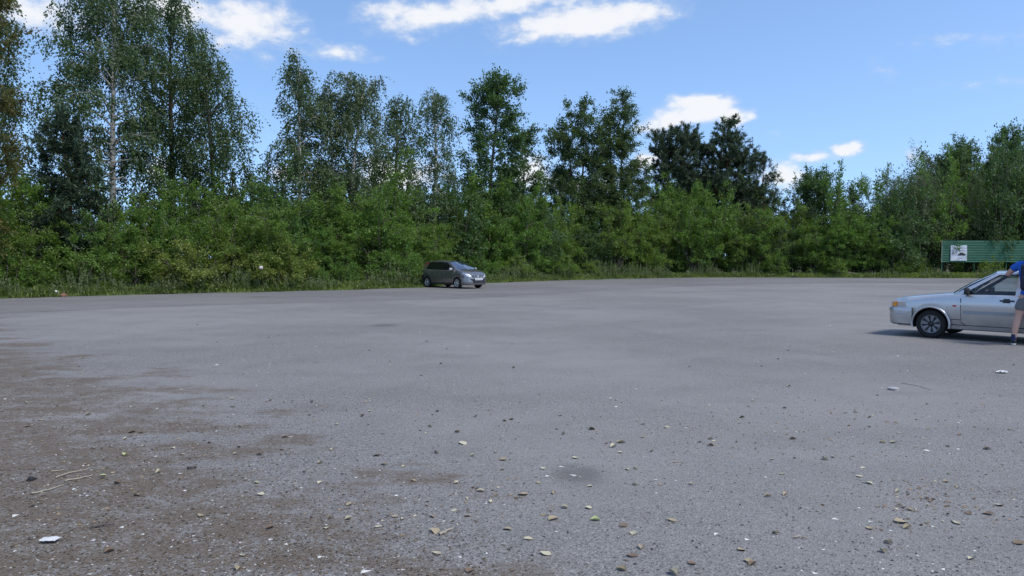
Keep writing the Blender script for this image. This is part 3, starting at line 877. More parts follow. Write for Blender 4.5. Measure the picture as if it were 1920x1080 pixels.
class Car:
    def __init__(self, S, root):
        self.S, self.root = S, root
        self.shift = Matrix.Translation((S['wb'] / 2, 0, 0))
        self.bvh = None
    def tab(self, key, x):
        T = sorted(self.S[key])
        return float(np.interp(x, [a for a, _ in T], [b for _, b in T]))
    def part(self, name, me, m, parent=None, label=None):
        me.transform(self.shift)
        o = link(name, me, parent or self.root, m)
        if label:
            o['label'] = label
        return o
    def body(self):
        S = self.S
        ra, rw, sill = S['arch'], S['rw'], S['sill']
        st = {S['xf'], S['xr']}
        for x in np.linspace(S['xr'], S['xf'], 46):
            st.add(round(float(x), 3))
        for k in S['w'] + S['sh']:
            st.add(k[0])
        for xw in (0, -S['wb']):
            st = {x for x in st if abs(x - xw) > ra * 1.04 or x in (S['xf'], S['xr'])}
            for a in np.linspace(0, math.pi, 15):
                st.add(round(xw + ra * math.cos(a), 4))
            st.add(xw + ra + .004); st.add(xw - ra - .004)
        st |= {S['cowl'] + .004, S['cowl'] - .004, S['deck'] + .004, S['deck'] - .004}
        st = sorted(st)
        secs = []
        for x in st:
            zb = sill
            for xw in (0, -S['wb']):
                if abs(x - xw) <= ra + 1e-6:
                    zb = max(zb, rw + math.sqrt(max(0, ra * ra - (x - xw) ** 2)))
            if x > S['xf'] - .14 or x < S['xr'] + .10:
                zb = max(zb, S.get('nose_z', .40))
            w, sh = self.tab('w', x), self.tab('sh', x)
            zs = [zb, .36, .50, S['crease'], sh - .05, sh]
            ys_ = [w - .075, w - .045, w - .018, w, w - .028, w - .066]
            for i in range(1, 6):
                zs[i] = max(zs[i], zs[i - 1] + .004)
            pts = list(zip(ys_, zs))
            top = zs[-1]
            if x > S['cowl'] or x < S['deck']:
                cr = S['crown'] if x > S['cowl'] else .03
                pts += [(w * .72, top + cr * .55), (w * .4, top + cr * .9), (0.0, top + cr)]
            else:
                pts += [(w - .075, top - .004), (w - .08, top - .01), (w - .085, top - .02)]
            secs.append((x, pts))
        bm = bmesh.new()
        K = len(secs[0][1])
        grid = []
        for x, pts in secs:
            grid.append(([bm.verts.new((x, y, z)) for y, z in pts], [bm.verts.new((x, -y, z)) for y, z in pts]))
        for (x, _), (x2, _), (L, R), (L2, R2) in zip(secs, secs[1:], grid, grid[1:]):
            for i in range(K - 1):
                bm.faces.new((L[i], L2[i], L2[i + 1], L[i + 1]))
                bm.faces.new((R[i + 1], R2[i + 1], R2[i], R[i]))
        for L, R in (grid[0], grid[-1]):
            bm.faces.new(L + R[::-1])
        bmesh.ops.remove_doubles(bm, verts=bm.verts, dist=.0008)
        # firewall to the cabin and rear bulkhead are part of the shell
        self.shell = bm_mesh('body', bm, math.radians(38))
    def cabin(self):
        S = self.S
        cols = S['cols']
        def base(j):
            xb = cols[j][0]
            return np.array([xb, self.tab('w', xb) - .062, self.tab('sh', xb) - .004])
        def top(j):
            xr = cols[j][1]
            return np.array([xr, self.tab('roofw', xr), self.tab('roofz', xr)])
        def P(j, q, s):
            p = base(j) * (1 - q) + top(j) * q
            p[1] += .022 * math.sin(math.pi * q)
            return Vector((p[0], p[1] * s, p[2]))
        bodyb, trimb = bmesh.new(), bmesh.new()
        def quad(b, *pts):
            b.faces.new([b.verts.new(p) for p in pts])
        Q = (0, .06, .84, .92, 1.0)
        panes = []
        n = len(cols)
        for s in (1, -1):
            for j in range(n - 1):
                win = j in S['win']
                for q0, q1 in zip(Q, Q[1:]):
                    if win and q0 == .06:
                        panes.append(('side_window', [[P(j + 0, q, s) for q in (.06, .33, .6, .84)], [P(j + 1, q, s) for q in (.06, .33, .6, .84)]], s, j))
                        continue
                    tgt = trimb if (win and q0 in (0, .84)) or (not win and j in S['blackpillar'] and q1 <= .92) else bodyb
                    quad(tgt, P(j, q0, s), P(j + 1, q0, s), P(j + 1, q1, s), P(j, q1, s))
        # roof
        V = np.linspace(-1, 1, 9)
        def roofp(j, v):
            t_ = top(j)
            bx = .07 if j == 0 else (-.05 if j == n - 1 else 0)
            return Vector((t_[0] + bx * (1 - v * v), t_[1] * v, t_[2] + S['rcrown'] * (1 - v * v)))
        for j in range(n - 1):
            for a, b in zip(V, V[1:]):
                quad(bodyb, roofp(j, a), roofp(j + 1, a), roofp(j + 1, b), roofp(j, b))
        # windscreen and rear window
        def screen(j, bx, name, q_lo, q_hi):
            def W(q, v):
                b0, t0 = base(j), top(j)
                c0 = Vector((b0[0] + bx * 1.6 * (1 - v * v), b0[1] * v, b0[2] + .02 * (1 - v * v)))
                c1 = Vector((t0[0] + (.07 if bx > 0 else -.05) * (1 - v * v), t0[1] * v, t0[2] + S['rcrown'] * (1 - v * v)))
                p = c0.lerp(c1, q)
                p.x += bx * .5 * math.sin(math.pi * q)
                p.y += .022 * math.sin(math.pi * q) * v
                return p
            qs = [0, q_lo] + list(np.linspace(q_lo, q_hi, 5)[1:]) + [1]
            VV = [-1, -.93] + list(np.linspace(-.93, .93, 9)[1:]) + [1]
            gl = []
            for q0, q1 in zip(qs, qs[1:]):
                for a, b in zip(VV, VV[1:]):
                    f = (W(q0, a), W(q0, b), W(q1, b), W(q1, a))
                    if q0 >= q_lo and q1 <= q_hi + 1e-6 and a >= -.931 and b <= .931:
                        gl.append(f)
                    else:
                        quad(trimb if (q0 < q_lo or q1 > q_hi + 1e-6) else bodyb, *f)
            b2 = bmesh.new()
            for f in gl:
                quad(b2, *f)
            bmesh.ops.remove_doubles(b2, verts=b2.verts, dist=.001)
            return bm_mesh(name, b2, 1.0)
        ws = screen(0, .10, 'windscreen', .05, .93)
        rwin = screen(n - 1, -.05, 'rear_window', .12, .86)
        for b in (bodyb, trimb):
            bmesh.ops.remove_doubles(b, verts=b.verts, dist=.001)
        self.cab = bm_mesh('cabin', bodyb, math.radians(40))
        self.trim = bm_mesh('window_trim', trimb, math.radians(40))
        self.panes = panes
        self.ws, self.rwin = ws, rwin
        vs_, fs = [], []
        for me in (self.shell, self.cab, self.trim):
            o = len(vs_)
            vs_ += [v.co.copy() for v in me.vertices]
            fs += [[i + o for i in p.vertices] for p in me.polygons]
        self.bvh = BVHTree.FromPolygons(vs_, fs)
    def finish_shell(self, mb, mglass, mws):
        body = self.part('body', self.shell, mb)
        cab = self.part('cabin', self.cab, mb)
        self.part('window_trim', self.trim, m_trim)
        for name, cols, s, j in self.panes:
            b = bmesh.new()
            rows = [[b.verts.new(p) for p in c] for c in cols]
            for i in range(3):
                b.faces.new((rows[0][i], rows[1][i], rows[1][i + 1], rows[0][i + 1]))
            self.part(name, bm_mesh(name, b, 1.0), mglass)
        self.part('windscreen', self.ws, mws)
        self.part('rear_window', self.rwin, mglass)
        return body
    # a piece lying on the shell: corners given in the plane seen along the axis, wrapped on by casting
    def hit(self, face, a, b):
        if face in 'LR':
            s = 1 if face == 'L' else -1
            o, d = Vector((a, 3 * s, b)), Vector((0, -s, 0))
        elif face == 'F':
            o, d = Vector((4, a, b)), Vector((-1, 0, 0))
        elif face == 'B':
            o, d = Vector((-7, a, b)), Vector((1, 0, 0))
        else:
            o, d = Vector((a, b, 4)), Vector((0, 0, -1))
        h = self.bvh.ray_cast(o, d)
        return (h[0], -d) if h[0] is not None else (None, -d)
    def patch(self, name, face, corners, m, off=.006, n=(6, 3), parent=None, thick=.02, label=None):
        c = [np.array(p, dtype=float) for p in corners]
        bm = bmesh.new()
        G, last = [], None
        for i in range(n[0] + 1):
            u = i / n[0]
            row = []
            for j in range(n[1] + 1):
                v = j / n[1]
                p = (c[0] * (1 - u) + c[1] * u) * (1 - v) + (c[3] * (1 - u) + c[2] * u) * v
                q, nd = self.hit(face, p[0], p[1])
                if q is None:
                    if last is None:
                        last = Vector((0, 0, 0))
                    if face in 'LR':
                        q = Vector((p[0], last.y, p[1]))
                    elif face in 'FB':
                        q = Vector((last.x, p[0], p[1]))
                    else:
                        q = Vector((p[0], p[1], last.z))
                last = q
                row.append((q, nd))
            G.append(row)
        top_ = [[bm.verts.new(q + nd * off) for q, nd in row] for row in G]
        bot = [[bm.verts.new(q - nd * thick) for q, nd in row] for row in G]
        for i in range(n[0]):
            for j in range(n[1]):
                bm.faces.new((top_[i][j], top_[i + 1][j], top_[i + 1][j + 1], top_[i][j + 1]))
        for i in range(n[0]):
            for j in (0, n[1]):
                bm.faces.new((top_[i][j], top_[i + 1][j], bot[i + 1][j], bot[i][j]))
        for j in range(n[1]):
            for i in (0, n[0]):
                bm.faces.new((top_[i][j], top_[i][j + 1], bot[i][j + 1], bot[i][j]))
        return self.part(name, bm_mesh(name, bm, math.radians(50)), m, parent, label)
    def seam(self, face, a, b, wd=.010, n=8, parent=None, name='panel_gap', m=None):
        a, b = np.array(a, float), np.array(b, float)
        t_ = (b - a) / np.linalg.norm(b - a)
        nn = np.array([-t_[1], t_[0]]) * wd / 2
        return self.patch(name, face, (a - nn, b - nn, b + nn, a + nn), m or m_ink, .002, (n, 1), parent, .004)
    def bumper(self, name, front, zs, prof, m, arch_x):
        """a moulded band following the plan of the nose or tail from arch to arch"""
        S = self.S
        x_end = S['xf'] if front else S['xr']
        sgn = 1 if front else -1
        half = []
        for u in np.linspace(0, 1, 9):
            x = arch_x + (x_end - arch_x) * u
            half.append((x, self.tab('w', x)))
        wl_ = half[-1][1]
        path = half + [(x_end + sgn * .012, wl_ * .6), (x_end + sgn * .02, 0)]
        path = path + [(x, -y) for x, y in path[-2::-1]]
        P = np.array(path)
        T = np.gradient(P, axis=0); T /= np.linalg.norm(T, axis=1)[:, None]
        N = np.c_[-T[:, 1], T[:, 0]]
        if (N[0] * np.array([0, 1])).sum() < 0:
            N = -N
        bm = bmesh.new()
        R = []
        for p, nn in zip(P, N):
            R.append([bm.verts.new((p[0] + nn[0] * o, p[1] + nn[1] * o, z)) for o, z in prof])
        for a, b in zip(R, R[1:]):
            for i in range(len(prof) - 1):
                bm.faces.new((a[i], b[i], b[i + 1], a[i + 1]))
        return self.part(name, bm_mesh(name, bm, math.radians(35)), m)
    def wheel(self, x, side, style, steer=0.0):
        S = self.S
        rw, w = S['rw'], S['tw']
        root = link('wheel', None, self.root)
        root.empty_display_size = .1
        y = side * (S['track'] / 2)
        root.location = (x + S['wb'] / 2, y, rw)
        root.rotation_euler = (0, 0, (0 if side > 0 else math.pi) + steer)
        rr = rw * S['rimf']
        prof = [(rr * .93, -w * .44), (rr, -w * .5), (rw * .90, -w * .52), (rw * .975, -w * .42), (rw, -w * .25), (rw, w * .25), (rw * .975, w * .42), (rw * .90, w * .52), (rr, w * .5), (rr * .93, w * .40)]
        def lathe(prof, seg=36):
            bm = bmesh.new()
            rings = []
            for k in range(seg):
                a = 2 * math.pi * k / seg
                rings.append([bm.verts.new((r * math.cos(a), yy, r * math.sin(a))) for r, yy in prof])
            for k in range(seg):
                A, B = rings[k], rings[(k + 1) % seg]
                for i in range(len(prof) - 1):
                    bm.faces.new((A[i], B[i], B[i + 1], A[i + 1]))
            return bm
        link('tyre', bm_mesh('tyre', lathe(prof), math.radians(40)), root, m_rubber)
        dish = lathe([(rr * .94, w * .42), (rr * .90, w * .30), (rr * .55, w * .22), (.012, w * .24)])
        rim = link('rim', bm_mesh('rim', dish, math.radians(40)), root, m_black if style == 'cap' else m_inner)
        lip = lathe([(rr * .88, w * .40), (rr * .93, w * .46), (rr * .99, w * .46), (rr * .99, w * .40)])
        link('rim_lip', bm_mesh('rim_lip', lip, math.radians(40)), rim, m_cap if style == 'cap' else m_alloy)
        ns = 8 if style == 'cap' else 6
        sb = bmesh.new()
        for k in range(ns):
            a = 2 * math.pi * k / ns + .2
            ca, sa = math.cos(a), math.sin(a)
            if style == 'cap':
                pr = [(.30, .07), (.55, .13), (.80, .17), (.92, .15)]
            else:
                pr = [(.10, .14), (.35, .12), (.70, .11), (.92, .20)]
            L, R = [], []
            for f, hw in pr:
                yy = w * (.30 + .14 * f)
                for lst, s in ((L, 1), (R, -1)):
                    px_, pz_ = rr * (f * ca - s * hw * sa), rr * (f * sa + s * hw * ca)
                    lst.append((sb.verts.new((px_, yy, pz_)), sb.verts.new((px_ * .98, yy - .02, pz_ * .98))))
            for i in range(3):
                sb.faces.new((L[i][0], L[i + 1][0], R[i + 1][0], R[i][0]))
                sb.faces.new((L[i][0], L[i + 1][0], L[i + 1][1], L[i][1]))
                sb.faces.new((R[i][0], R[i + 1][0], R[i + 1][1], R[i][1]))
        link('spokes', bm_mesh('spokes', sb, math.radians(30)), rim, m_cap if style == 'cap' else m_alloy)
        hub = lathe([(rr * .24, w * .28), (rr * .22, w * .42), (rr * .16, w * .46), (.004, w * .47)], 20)
        link('hub_cap', bm_mesh('hub_cap', hub, math.radians(30)), rim, m_trim if style == 'cap' else m_alloy)
    def arches(self):
        S = self.S
        for xw in (0, -S['wb']):
            for s in (1, -1):
                bm = bmesh.new()
                w = self.tab('w', xw)
                prev, inner = None, []
                for a in np.linspace(-.25, math.pi + .25, 17):
                    x, z = xw + S['arch'] * math.cos(a), S['rw'] + S['arch'] * math.sin(a)
                    cur = (bm.verts.new((x, s * (w - .03), z)), bm.verts.new((x, s * (w - .36), z)))
                    if prev:
                        bm.faces.new((prev[0], cur[0], cur[1], prev[1]))
                    prev = cur
                    inner.append(cur[1])
                bm.faces.new(inner)
                self.part('wheel_well', bm_mesh('wheel_well', bm, 1.0), m_black)
        bm = bmesh.new()
        zt = .34
        add_box(bm, ((-S['wb']) / 2, 0, .27), (S['wb'] - 2 * S['arch'] - .02, 2 * self.tab('w', -1.2) - .12, .14))
        add_box(bm, (.18, 0, .37), (.9, 1.0, .26)); add_box(bm, (-S['wb'] - .1, 0, .38), (.95, .98, .22))
        self.part('underbody', bm_mesh('underbody', bm), m_black)
    def interior(self, full):
        S = self.S
        bm = bmesh.new()
        x0, x1 = S['cowl'], S['deck']
        w = self.tab('w', -1.2) - .10
        add_box(bm, ((x0 + x1) / 2, 0, .36), (x0 - x1 - .02, 2 * w, .03))
        self.part('floor_pan', bm_mesh('floor_pan', bm), m_inner)
        bm = bmesh.new()
        add_box(bm, (x0 - .17, 0, .72), (.34, 2 * w - .02, .34), None, .05)
        self.part('dashboard', bm_mesh('dashboard', bm, .6), m_inner)
        for s in (1, -1):
            bm = bmesh.new()
            add_box(bm, (S['seat'], s * .36, .50), (.50, .48, .16), None, .05)
            add_box(bm, (S['seat'] - .30, s * .36, .80), (.14, .46, .60), Matrix.Rotation(-.22, 3, 'Y'), .05)
            st_ = self.part('seat', bm_mesh('seat', bm, .6), m_seat)
            bm = bmesh.new()
            add_box(bm, (S['seat'] - .40, s * .36, 1.17), (.09, .26, .16), Matrix.Rotation(-.2, 3, 'Y'), .035)
            self.part('headrest', bm_mesh('headrest', bm, .6), m_seat, st_)
        bm = bmesh.new()
        add_box(bm, (-S['wb'] + .45, 0, .50), (.5, 1.25, .16), None, .05)
        add_box(bm, (-S['wb'] + .12, 0, .76), (.14, 1.25, .52), Matrix.Rotation(-.3, 3, 'Y'), .05)
        self.part('rear_seat', bm_mesh('rear_seat', bm, .6), m_seat)
        T = Tubes()
        a = np.linspace(0, 2 * np.pi, 25)
        c = np.array([S['cowl'] - .50, .36, .86])
        u, v = np.array([0, 1, 0]), np.array([-.42, 0, .91])
        T.add(c + .185 * (np.cos(a)[:, None] * u + np.sin(a)[:, None] * v), .014, 6)
        T.add(np.array([c - .18 * u, c, c + .18 * u]), .016, 5)
        T.add(np.array([c, c + [.25, 0, -.08]]), .03, 6)
        self.part('steering_wheel', T.mesh('steering_wheel'), m_black)
    def mirror(self, side, x, z, m):
        y = side * (self.tab('w', x) + .06)
        bm = bmesh.new()
        add_box(bm, (x, y, z), (.09, .19, .13), Matrix.Rotation(side * .15, 3, 'Z'), .03)
        o = self.part('mirror', bm_mesh('mirror', bm, .7), m)
        bm = bmesh.new()
        add_box(bm, (x + .02, side * (self.tab('w', x) - .02), z - .055), (.06, .12, .035), None, .01)
        self.part('bracket', bm_mesh('bracket', bm, .6), m_black, o)

# ---- silver hatchback
TH = math.radians(46)
silver_axle = ground(1745, 633.5) + Vector((math.sin(TH) * .76, math.cos(TH) * .76, 0)) 
S1 = dict(wb=2.46, xf=.79, xr=-3.30, arch=.335, rw=.285, sill=.215, tw=.175, track=1.42, rimf=.66, nose_z=.42, crease=.715, cowl=-.40, deck=-3.0, crown=.035, rcrown=.045, seat=-1.15,
          w=[(-3.30, .70), (-3.18, .76), (-2.8, .80), (-1.2, .815), (0, .81), (.45, .79), (.65, .755), (.75, .71), (.79, .66)],
          sh=[(.79, .69), (.76, .735), (.70, .765), (.5, .80), (0, .865), (-.40, .905), (-1.5, .915), (-2.6, .935), (-3.0, .94), (-3.18, .90), (-3.30, .78)],
          cols=[(-.40, -1.08), (-.54, -1.18), (-1.44, -1.46), (-1.54, -1.56), (-2.20, -2.18), (-2.30, -2.27), (-2.70, -2.50), (-3.0, -2.62)],
          win=(1, 3, 5), blackpillar=(), roofw=[(-1.08, .545), (-1.8, .56), (-2.62, .53)], roofz=[(-1.08, 1.325), (-1.5, 1.352), (-2.0, 1.355), (-2.62, 1.315)])
rz1 = math.atan2(math.sin(TH), -math.cos(TH))
fwd = Vector((math.cos(rz1), math.sin(rz1), 0))
silver = thing('parked_car', 'silver older hatchback with orange corner lamp parked at the right', 'car', silver_axle - fwd * 1.23, rz1)
c1 = Car(S1, silver)
c1.body(); c1.cabin()
body = c1.finish_shell(m_silver, m_glass, m_glass)
c1.arches(); c1.interior(True)
for s in (1, -1):
    c1.wheel(0, s, 'cap'); c1.wheel(-2.46, s, 'cap')
c1.bumper('front_bumper', True, None, [(-.02, .60), (.035, .595), (.045, .57), (.040, .50), (.030, .50), (.030, .47), (.040, .46), (.022, .27), (-.03, .24)], m_silver, .345)
c1.bumper('rear_bumper', False, None, [(-.02, .62), (.03, .61), (.05, .55), (.045, .45), (.02, .30), (-.03, .27)], m_silver, -2.81)
for s, fc in ((1, 'L'), (-1, 'R')):
    T = Tubes()
    for xw in (0, -2.46):
        a = np.linspace(-.2, math.pi + .2, 22)
        w_ = np.array([c1.tab('w', xw + .35 * math.cos(q)) for q in a])
        T.add(np.c_[xw + .352 * np.cos(a), s * (w_ + .004), .285 + .352 * np.sin(a)], .024, 8)
        if xw == 0:
            c1.part('fender_flare', T.mesh('fender_flare'), m_silver); T = Tubes()
    c1.part('fender_flare', T.mesh('fender_flare'), m_silver)
    # front door: outline gaps, moulding, handle
    d = c1.patch('door', fc, ((-.545, .36), (-1.475, .36), (-1.475, .86), (-.545, .86)), m_silver, .0045, (10, 8))
    for a, b in (((-.535, .88), (-.545, .36)), ((-.545, .345), (-.62, .295)), ((-.62, .29), (-1.49, .29)), ((-1.49, .90), (-1.49, .29))):
        c1.seam(fc, a, b, .014, 8, d)
    c1.patch('side_moulding', fc, ((-.58, .52), (-1.465, .52), (-1.465, .585), (-.58, .585)), m_moulding, .016, (8, 2), d)
    h = c1.patch('door_handle', fc, ((-1.20, .790), (-1.44, .790), (-1.44, .82), (-1.20, .82)), m_black, .02, (4, 1), d)
    c1.patch('handle_cup', fc, ((-1.25, .765), (-1.37, .765), (-1.36, .845), (-1.26, .845)), m_black, .012, (3, 2), d)
    d2 = c1.patch('rear_door', fc, ((-1.51, .36), (-2.06, .36), (-2.24, .86), (-1.51, .86)), m_silver, .0045, (8, 8))
    c1.seam(fc, (-2.26, .90), (-2.10, .45), .014, 8, d2); c1.seam(fc, (-1.49, .29), (-2.02, .29), .014, 6, d2)
    c1.patch('side_moulding', fc, ((-1.52, .52), (-2.08, .52), (-2.08, .585), (-1.52, .585)), m_moulding, .016, (6, 2), d2)
    c1.patch('door_handle', fc, ((-1.98, .790), (-2.2, .790), (-2.2, .82), (-1.98, .82)), m_black, .02, (4, 1), d2)
    c1.patch('sill_moulding', fc, ((-.36, .215), (-2.10, .215), (-2.10, .285), (-.36, .285)), m_silver, .018, (8, 2))
    c1.seam(fc, (-.36, .40), (-.54, .40), .012, 3, body)
    c1.patch('repeater_lamp', fc, ((-.40, .66), (-.465, .66), (-.465, .69), (-.40, .69)), m_red, .012, (2, 1))
    c1.patch('turn_signal', fc, ((.765, .615), (.665, .615), (.645, .715), (.735, .728)), m_orange, .014, (4, 3))
    c1.mirror(s, -.66, .975, m_black)
    c1.patch('tail_lamp', 'B', ((s * .40, .66), (s * .69, .66), (s * .66, .84), (s * .40, .84)), m_red, .01, (4, 2))
    c1.patch('headlamp', 'F', ((s * .38, .615), (s * .64, .615), (s * .64, .70), (s * .38, .715)), m_lamp, .012, (4, 2))
c1.patch('grille', 'F', ((-.36, .60), (.36, .60), (.36, .70), (-.36, .70)), m_black, .008, (6, 2))
c1.patch('number_plate', 'F', ((-.26, .44), (.26, .44), (.26, .55), (-.26, .55)), m_plate, .06, (2, 1), thick=-.03)
c1.patch('number_plate', 'B', ((-.26, .68), (.26, .68), (.26, .79), (-.26, .79)), m_plate, .02, (2, 1))
for y0 in (.25, -.35):
    T = Tubes()
    q = np.linspace(0, 1, 5)
    T.add(np.c_[-.36 - .06 * q, y0 - .45 * q * (1 if y0 < 0 else 1), .962 + .02 * q], .009, 4)
    c1.part('wiper', T.mesh('wiper'), m_black)
T = Tubes(); T.add(np.array([[-2.0, .1, 1.395], [-2.25, .1, 1.62]]), [.006, .003], 4)
c1.part('aerial', T.mesh('aerial'), m_black)

# ---- grey minivan beside the shrubs
S2 = dict(wb=2.60, xf=.80, xr=-3.28, arch=.345, rw=.305, sill=.235, tw=.185, track=1.46, rimf=.68, nose_z=.40, crease=.70, cowl=-.10, deck=-3.08, crown=.05, rcrown=.05, seat=-1.1,
          w=[(-3.28, .66), (-3.2, .74), (-3.0, .80), (-2.6, .835), (-1.3, .845), (0, .835), (.3, .815), (.55, .75), (.70, .65), (.77, .55), (.80, .46)],
          sh=[(.80, .64), (.77, .70), (.70, .77), (.6, .835), (.4, .91), (.15, .965), (-.10, 1.0), (-1.3, 1.0), (-2.6, 1.035), (-3.08, 1.04), (-3.2, .98), (-3.28, .86)],
          cols=[(-.10, -.92), (-.34, -1.06), (-1.28, -1.30), (-1.38, -1.38), (-2.12, -2.10), (-2.20, -2.18), (-2.70, -2.66), (-3.08, -2.98)],
          win=(1, 3, 5), blackpillar=(2, 4), roofw=[(-.92, .56), (-1.6, .59), (-2.98, .55)], roofz=[(-.92, 1.445), (-1.5, 1.495), (-2.2, 1.50), (-2.98, 1.44)])
rz2 = math.atan2(-.71, .70)
fwd2 = Vector((math.cos(rz2), math.sin(rz2), 0))
right2 = Vector((math.sin(rz2), -math.cos(rz2), 0))
van_axle = ground(857, 541.2) - right2 * .80
van = thing('parked_minivan', 'small grey-brown minivan with tinted side windows parked against the shrubs', 'car', van_axle - fwd2 * 1.30, rz2)
c2 = Car(S2, van)
c2.body(); c2.cabin()
body2 = c2.finish_shell(m_grey, m_tint, m_shield)
c2.arches(); c2.interior(False)
for s in (1, -1):
    c2.wheel(0, s, 'alloy'); c2.wheel(-2.60, s, 'alloy')
c2.bumper('front_bumper', True, None, [(-.02, .60), (.02, .59), (.03, .55), (.028, .38), (.035, .30), (.01, .22), (-.04, .20)], m_grey, .36)
c2.bumper('rear_bumper', False, None, [(-.02, .66), (.03, .64), (.04, .55), (.035, .38), (.0, .24), (-.04, .22)], m_grey, -2.96)
for s, fc in ((1, 'L'), (-1, 'R')):
    d = c2.patch('door', fc, ((-.42, .36), (-1.30, .36), (-1.30, .955), (-.42, .955)), m_grey, .0045, (10, 8))
    for a, b in (((-.40, .97), (-.44, .34)), ((-.44, .32), (-1.32, .30)), ((-1.325, .98), (-1.325, .30))):
        c2.seam(fc, a, b, .016, 8, d)
    c2.patch('door_handle', fc, ((-1.10, .865), (-1.27, .865), (-1.27, .895), (-1.10, .895)), m_grey, .025, (4, 1), d)
    d2 = c2.patch('rear_door', fc, ((-1.35, .36), (-2.05, .36), (-2.22, .955), (-1.35, .955)), m_grey, .0045, (8, 8))
    c2.seam(fc, (-2.24, .99), (-2.12, .55), .016, 8, d2); c2.seam(fc, (-1.33, .30), (-2.12, .30), .016, 6, d2)
    c2.patch('door_handle', fc, ((-2.02, .885), (-2.18, .885), (-2.18, .915), (-2.02, .915)), m_grey, .025, (4, 1), d2)
    c2.patch('side_moulding', fc, ((-.46, .44), (-2.05, .44), (-2.05, .48), (-.46, .48)), m_grey, .014, (8, 1))
    c2.patch('repeater_lamp', fc, ((-.24, .83), (-.30, .83), (-.30, .85), (-.24, .85)), m_lamp, .012, (2, 1))
    c2.patch('headlamp', 'F', ((s * .40, .615), (s * .66, .63), (s * .765, .86), (s * .53, .74)), m_lamp, .016, (6, 6))
    c2.patch('fog_lamp', 'F', ((s * .52, .40), (s * .62, .40), (s * .62, .47), (s * .52, .47)), m_lamp, .085, (3, 2), thick=.0)
    g = c2.patch('grille', 'F', ((s * .10, .60), (s * .37, .60), (s * .40, .70), (s * .10, .71)), m_black, .018, (4, 2))
    for k in range(3):
        z = .615 + .03 * k
        c2.patch('grille_bar', 'F', ((s * .11, z), (s * .37, z), (s * .37, z + .012), (s * .11, z + .012)), m_chrome, .028, (3, 1), g)
    c2.patch('tail_lamp', 'B', ((s * .62, 1.0), (s * .72, 1.0), (s * .62, 1.38), (s * .55, 1.38)), m_red, .012, (3, 5))
    c2.mirror(s, -.42, 1.06, mat('mirror_shell', (.42, .41, .42), .3, .3))
c2.patch('badge', 'F', ((-.07, .62), (.07, .62), (.07, .72), (-.07, .72)), m_chrome, .03, (2, 2))
c2.patch('lower_intake', 'F', ((-.50, .32), (.50, .32), (.54, .53), (-.54, .53)), m_black, .075, (8, 3), thick=-.0)
pl = c2.patch('number_plate', 'F', ((-.26, .47), (.26, .47), (.26, .58), (-.26, .58)), m_plate, .10, (2, 1), thick=-.03)
for k, y in enumerate((-.20, -.14, -.08, -.01, .06, .12, .19)):
    c2.patch('plate_character', 'F', ((y - .018, .495), (y + .018, .495), (y + .018, .555), (y - .018, .555)), m_ink, .104, (1, 1), pl, thick=-.10)
c2.patch('number_plate', 'B', ((-.26, .70), (.26, .70), (.26, .81), (-.26, .81)), m_plate, .02, (2, 1))
for y0 in (.05, -.55):
    T = Tubes(); q = np.linspace(0, 1, 5)
    T.add(np.c_[.03 - .04 * q, y0 + .55 * q, 1.035 + .015 * q], .010, 4)
    c2.part('wiper', T.mesh('wiper'), m_black)

# ------------------------------------------------------------------ green board with a notice
m_green = mat('green_painted_steel', (.016, .105, .052), .5, spec=.4)
t = NT(m_green); v_ = t.coord('Object')
t.put(t.b.inputs['Base Color'], t.mix(t.step(t.noise(t.coord('Object', (.6, 1, 6)), 1.6, 4, .65), .35, .75), (.012, .092, .046, 1), (.036, .13, .075, 1)))
m_paper = mat('weathered_banner', (.62, .67, .74), .6)
t = NT(m_paper); v_ = t.coord('Object')
t.put(t.b.inputs['Base Color'], t.mix(t.step(t.noise(v_, 2.5, 4), .4, .7), (.56, .60, .66, 1), (.44, .47, .52, 1)))
bd = 67.0
bl = at(1766, bd)
z_top, z_bot = height_at(451, bd), height_at(491.5, bd)
board = thing('green_board', 'long green ribbed metal board on posts at the right edge', 'board', (bl.x, bd, 0))
sheet_w, nsheet = 3.0, 4
for k in range(nsheet):                            # lapped ribbed sheets
    n = 13
    zz, yy = [], []
    for i in range(n):
        z0 = z_bot + (z_top - z_bot) * i / n
        dz = (z_top - z_bot) / n
        zz += [z0, z0 + dz * .55, z0 + dz * .68, z0 + dz * .92]
        yy += [0, 0, .016, .016]
    x0, x1 = k * sheet_w, (k + 1) * sheet_w + (.06 if k < nsheet - 1 else 0)
    offy = -.004 * k
    V = np.array([(x, y + offy, z) for x in (x0, x1) for y, z in zip(yy, zz)])
    m_ = len(zz)
    i = np.arange(m_ - 1)
    me = np_mesh('ribbed_sheet', V, np.stack([i, m_ + i, m_ + i + 1, i + 1], 1))
    link('ribbed_sheet', me, board, m_green)
pb = bmesh.new(); add_box(pb, (0, 0, 0), (.07, .07, z_bot + .9), None, .01)
pm = bm_mesh('post', pb)
for k in range(5):
    o = link('post', pm, board, m_green); o.location = (.05 + k * 2.9, .10, (z_bot + .9) / 2 - .05)
eb = bmesh.new(); add_box(eb, (-.03, .0, (z_top + z_bot) / 2), (.05, .07, z_top - z_bot + .06))
link('end_frame', bm_mesh('end_frame', eb), board, mat('pale_worn_edge', (.22, .24, .20), .7))
rb_ = bmesh.new(); add_box(rb_, (6.0, .07, z_bot + .12), (11.9, .04, .06)); add_box(rb_, (6.0, .07, z_top - .15), (11.9, .04, .06))
link('rail', bm_mesh('rail', rb_), board, m_green)

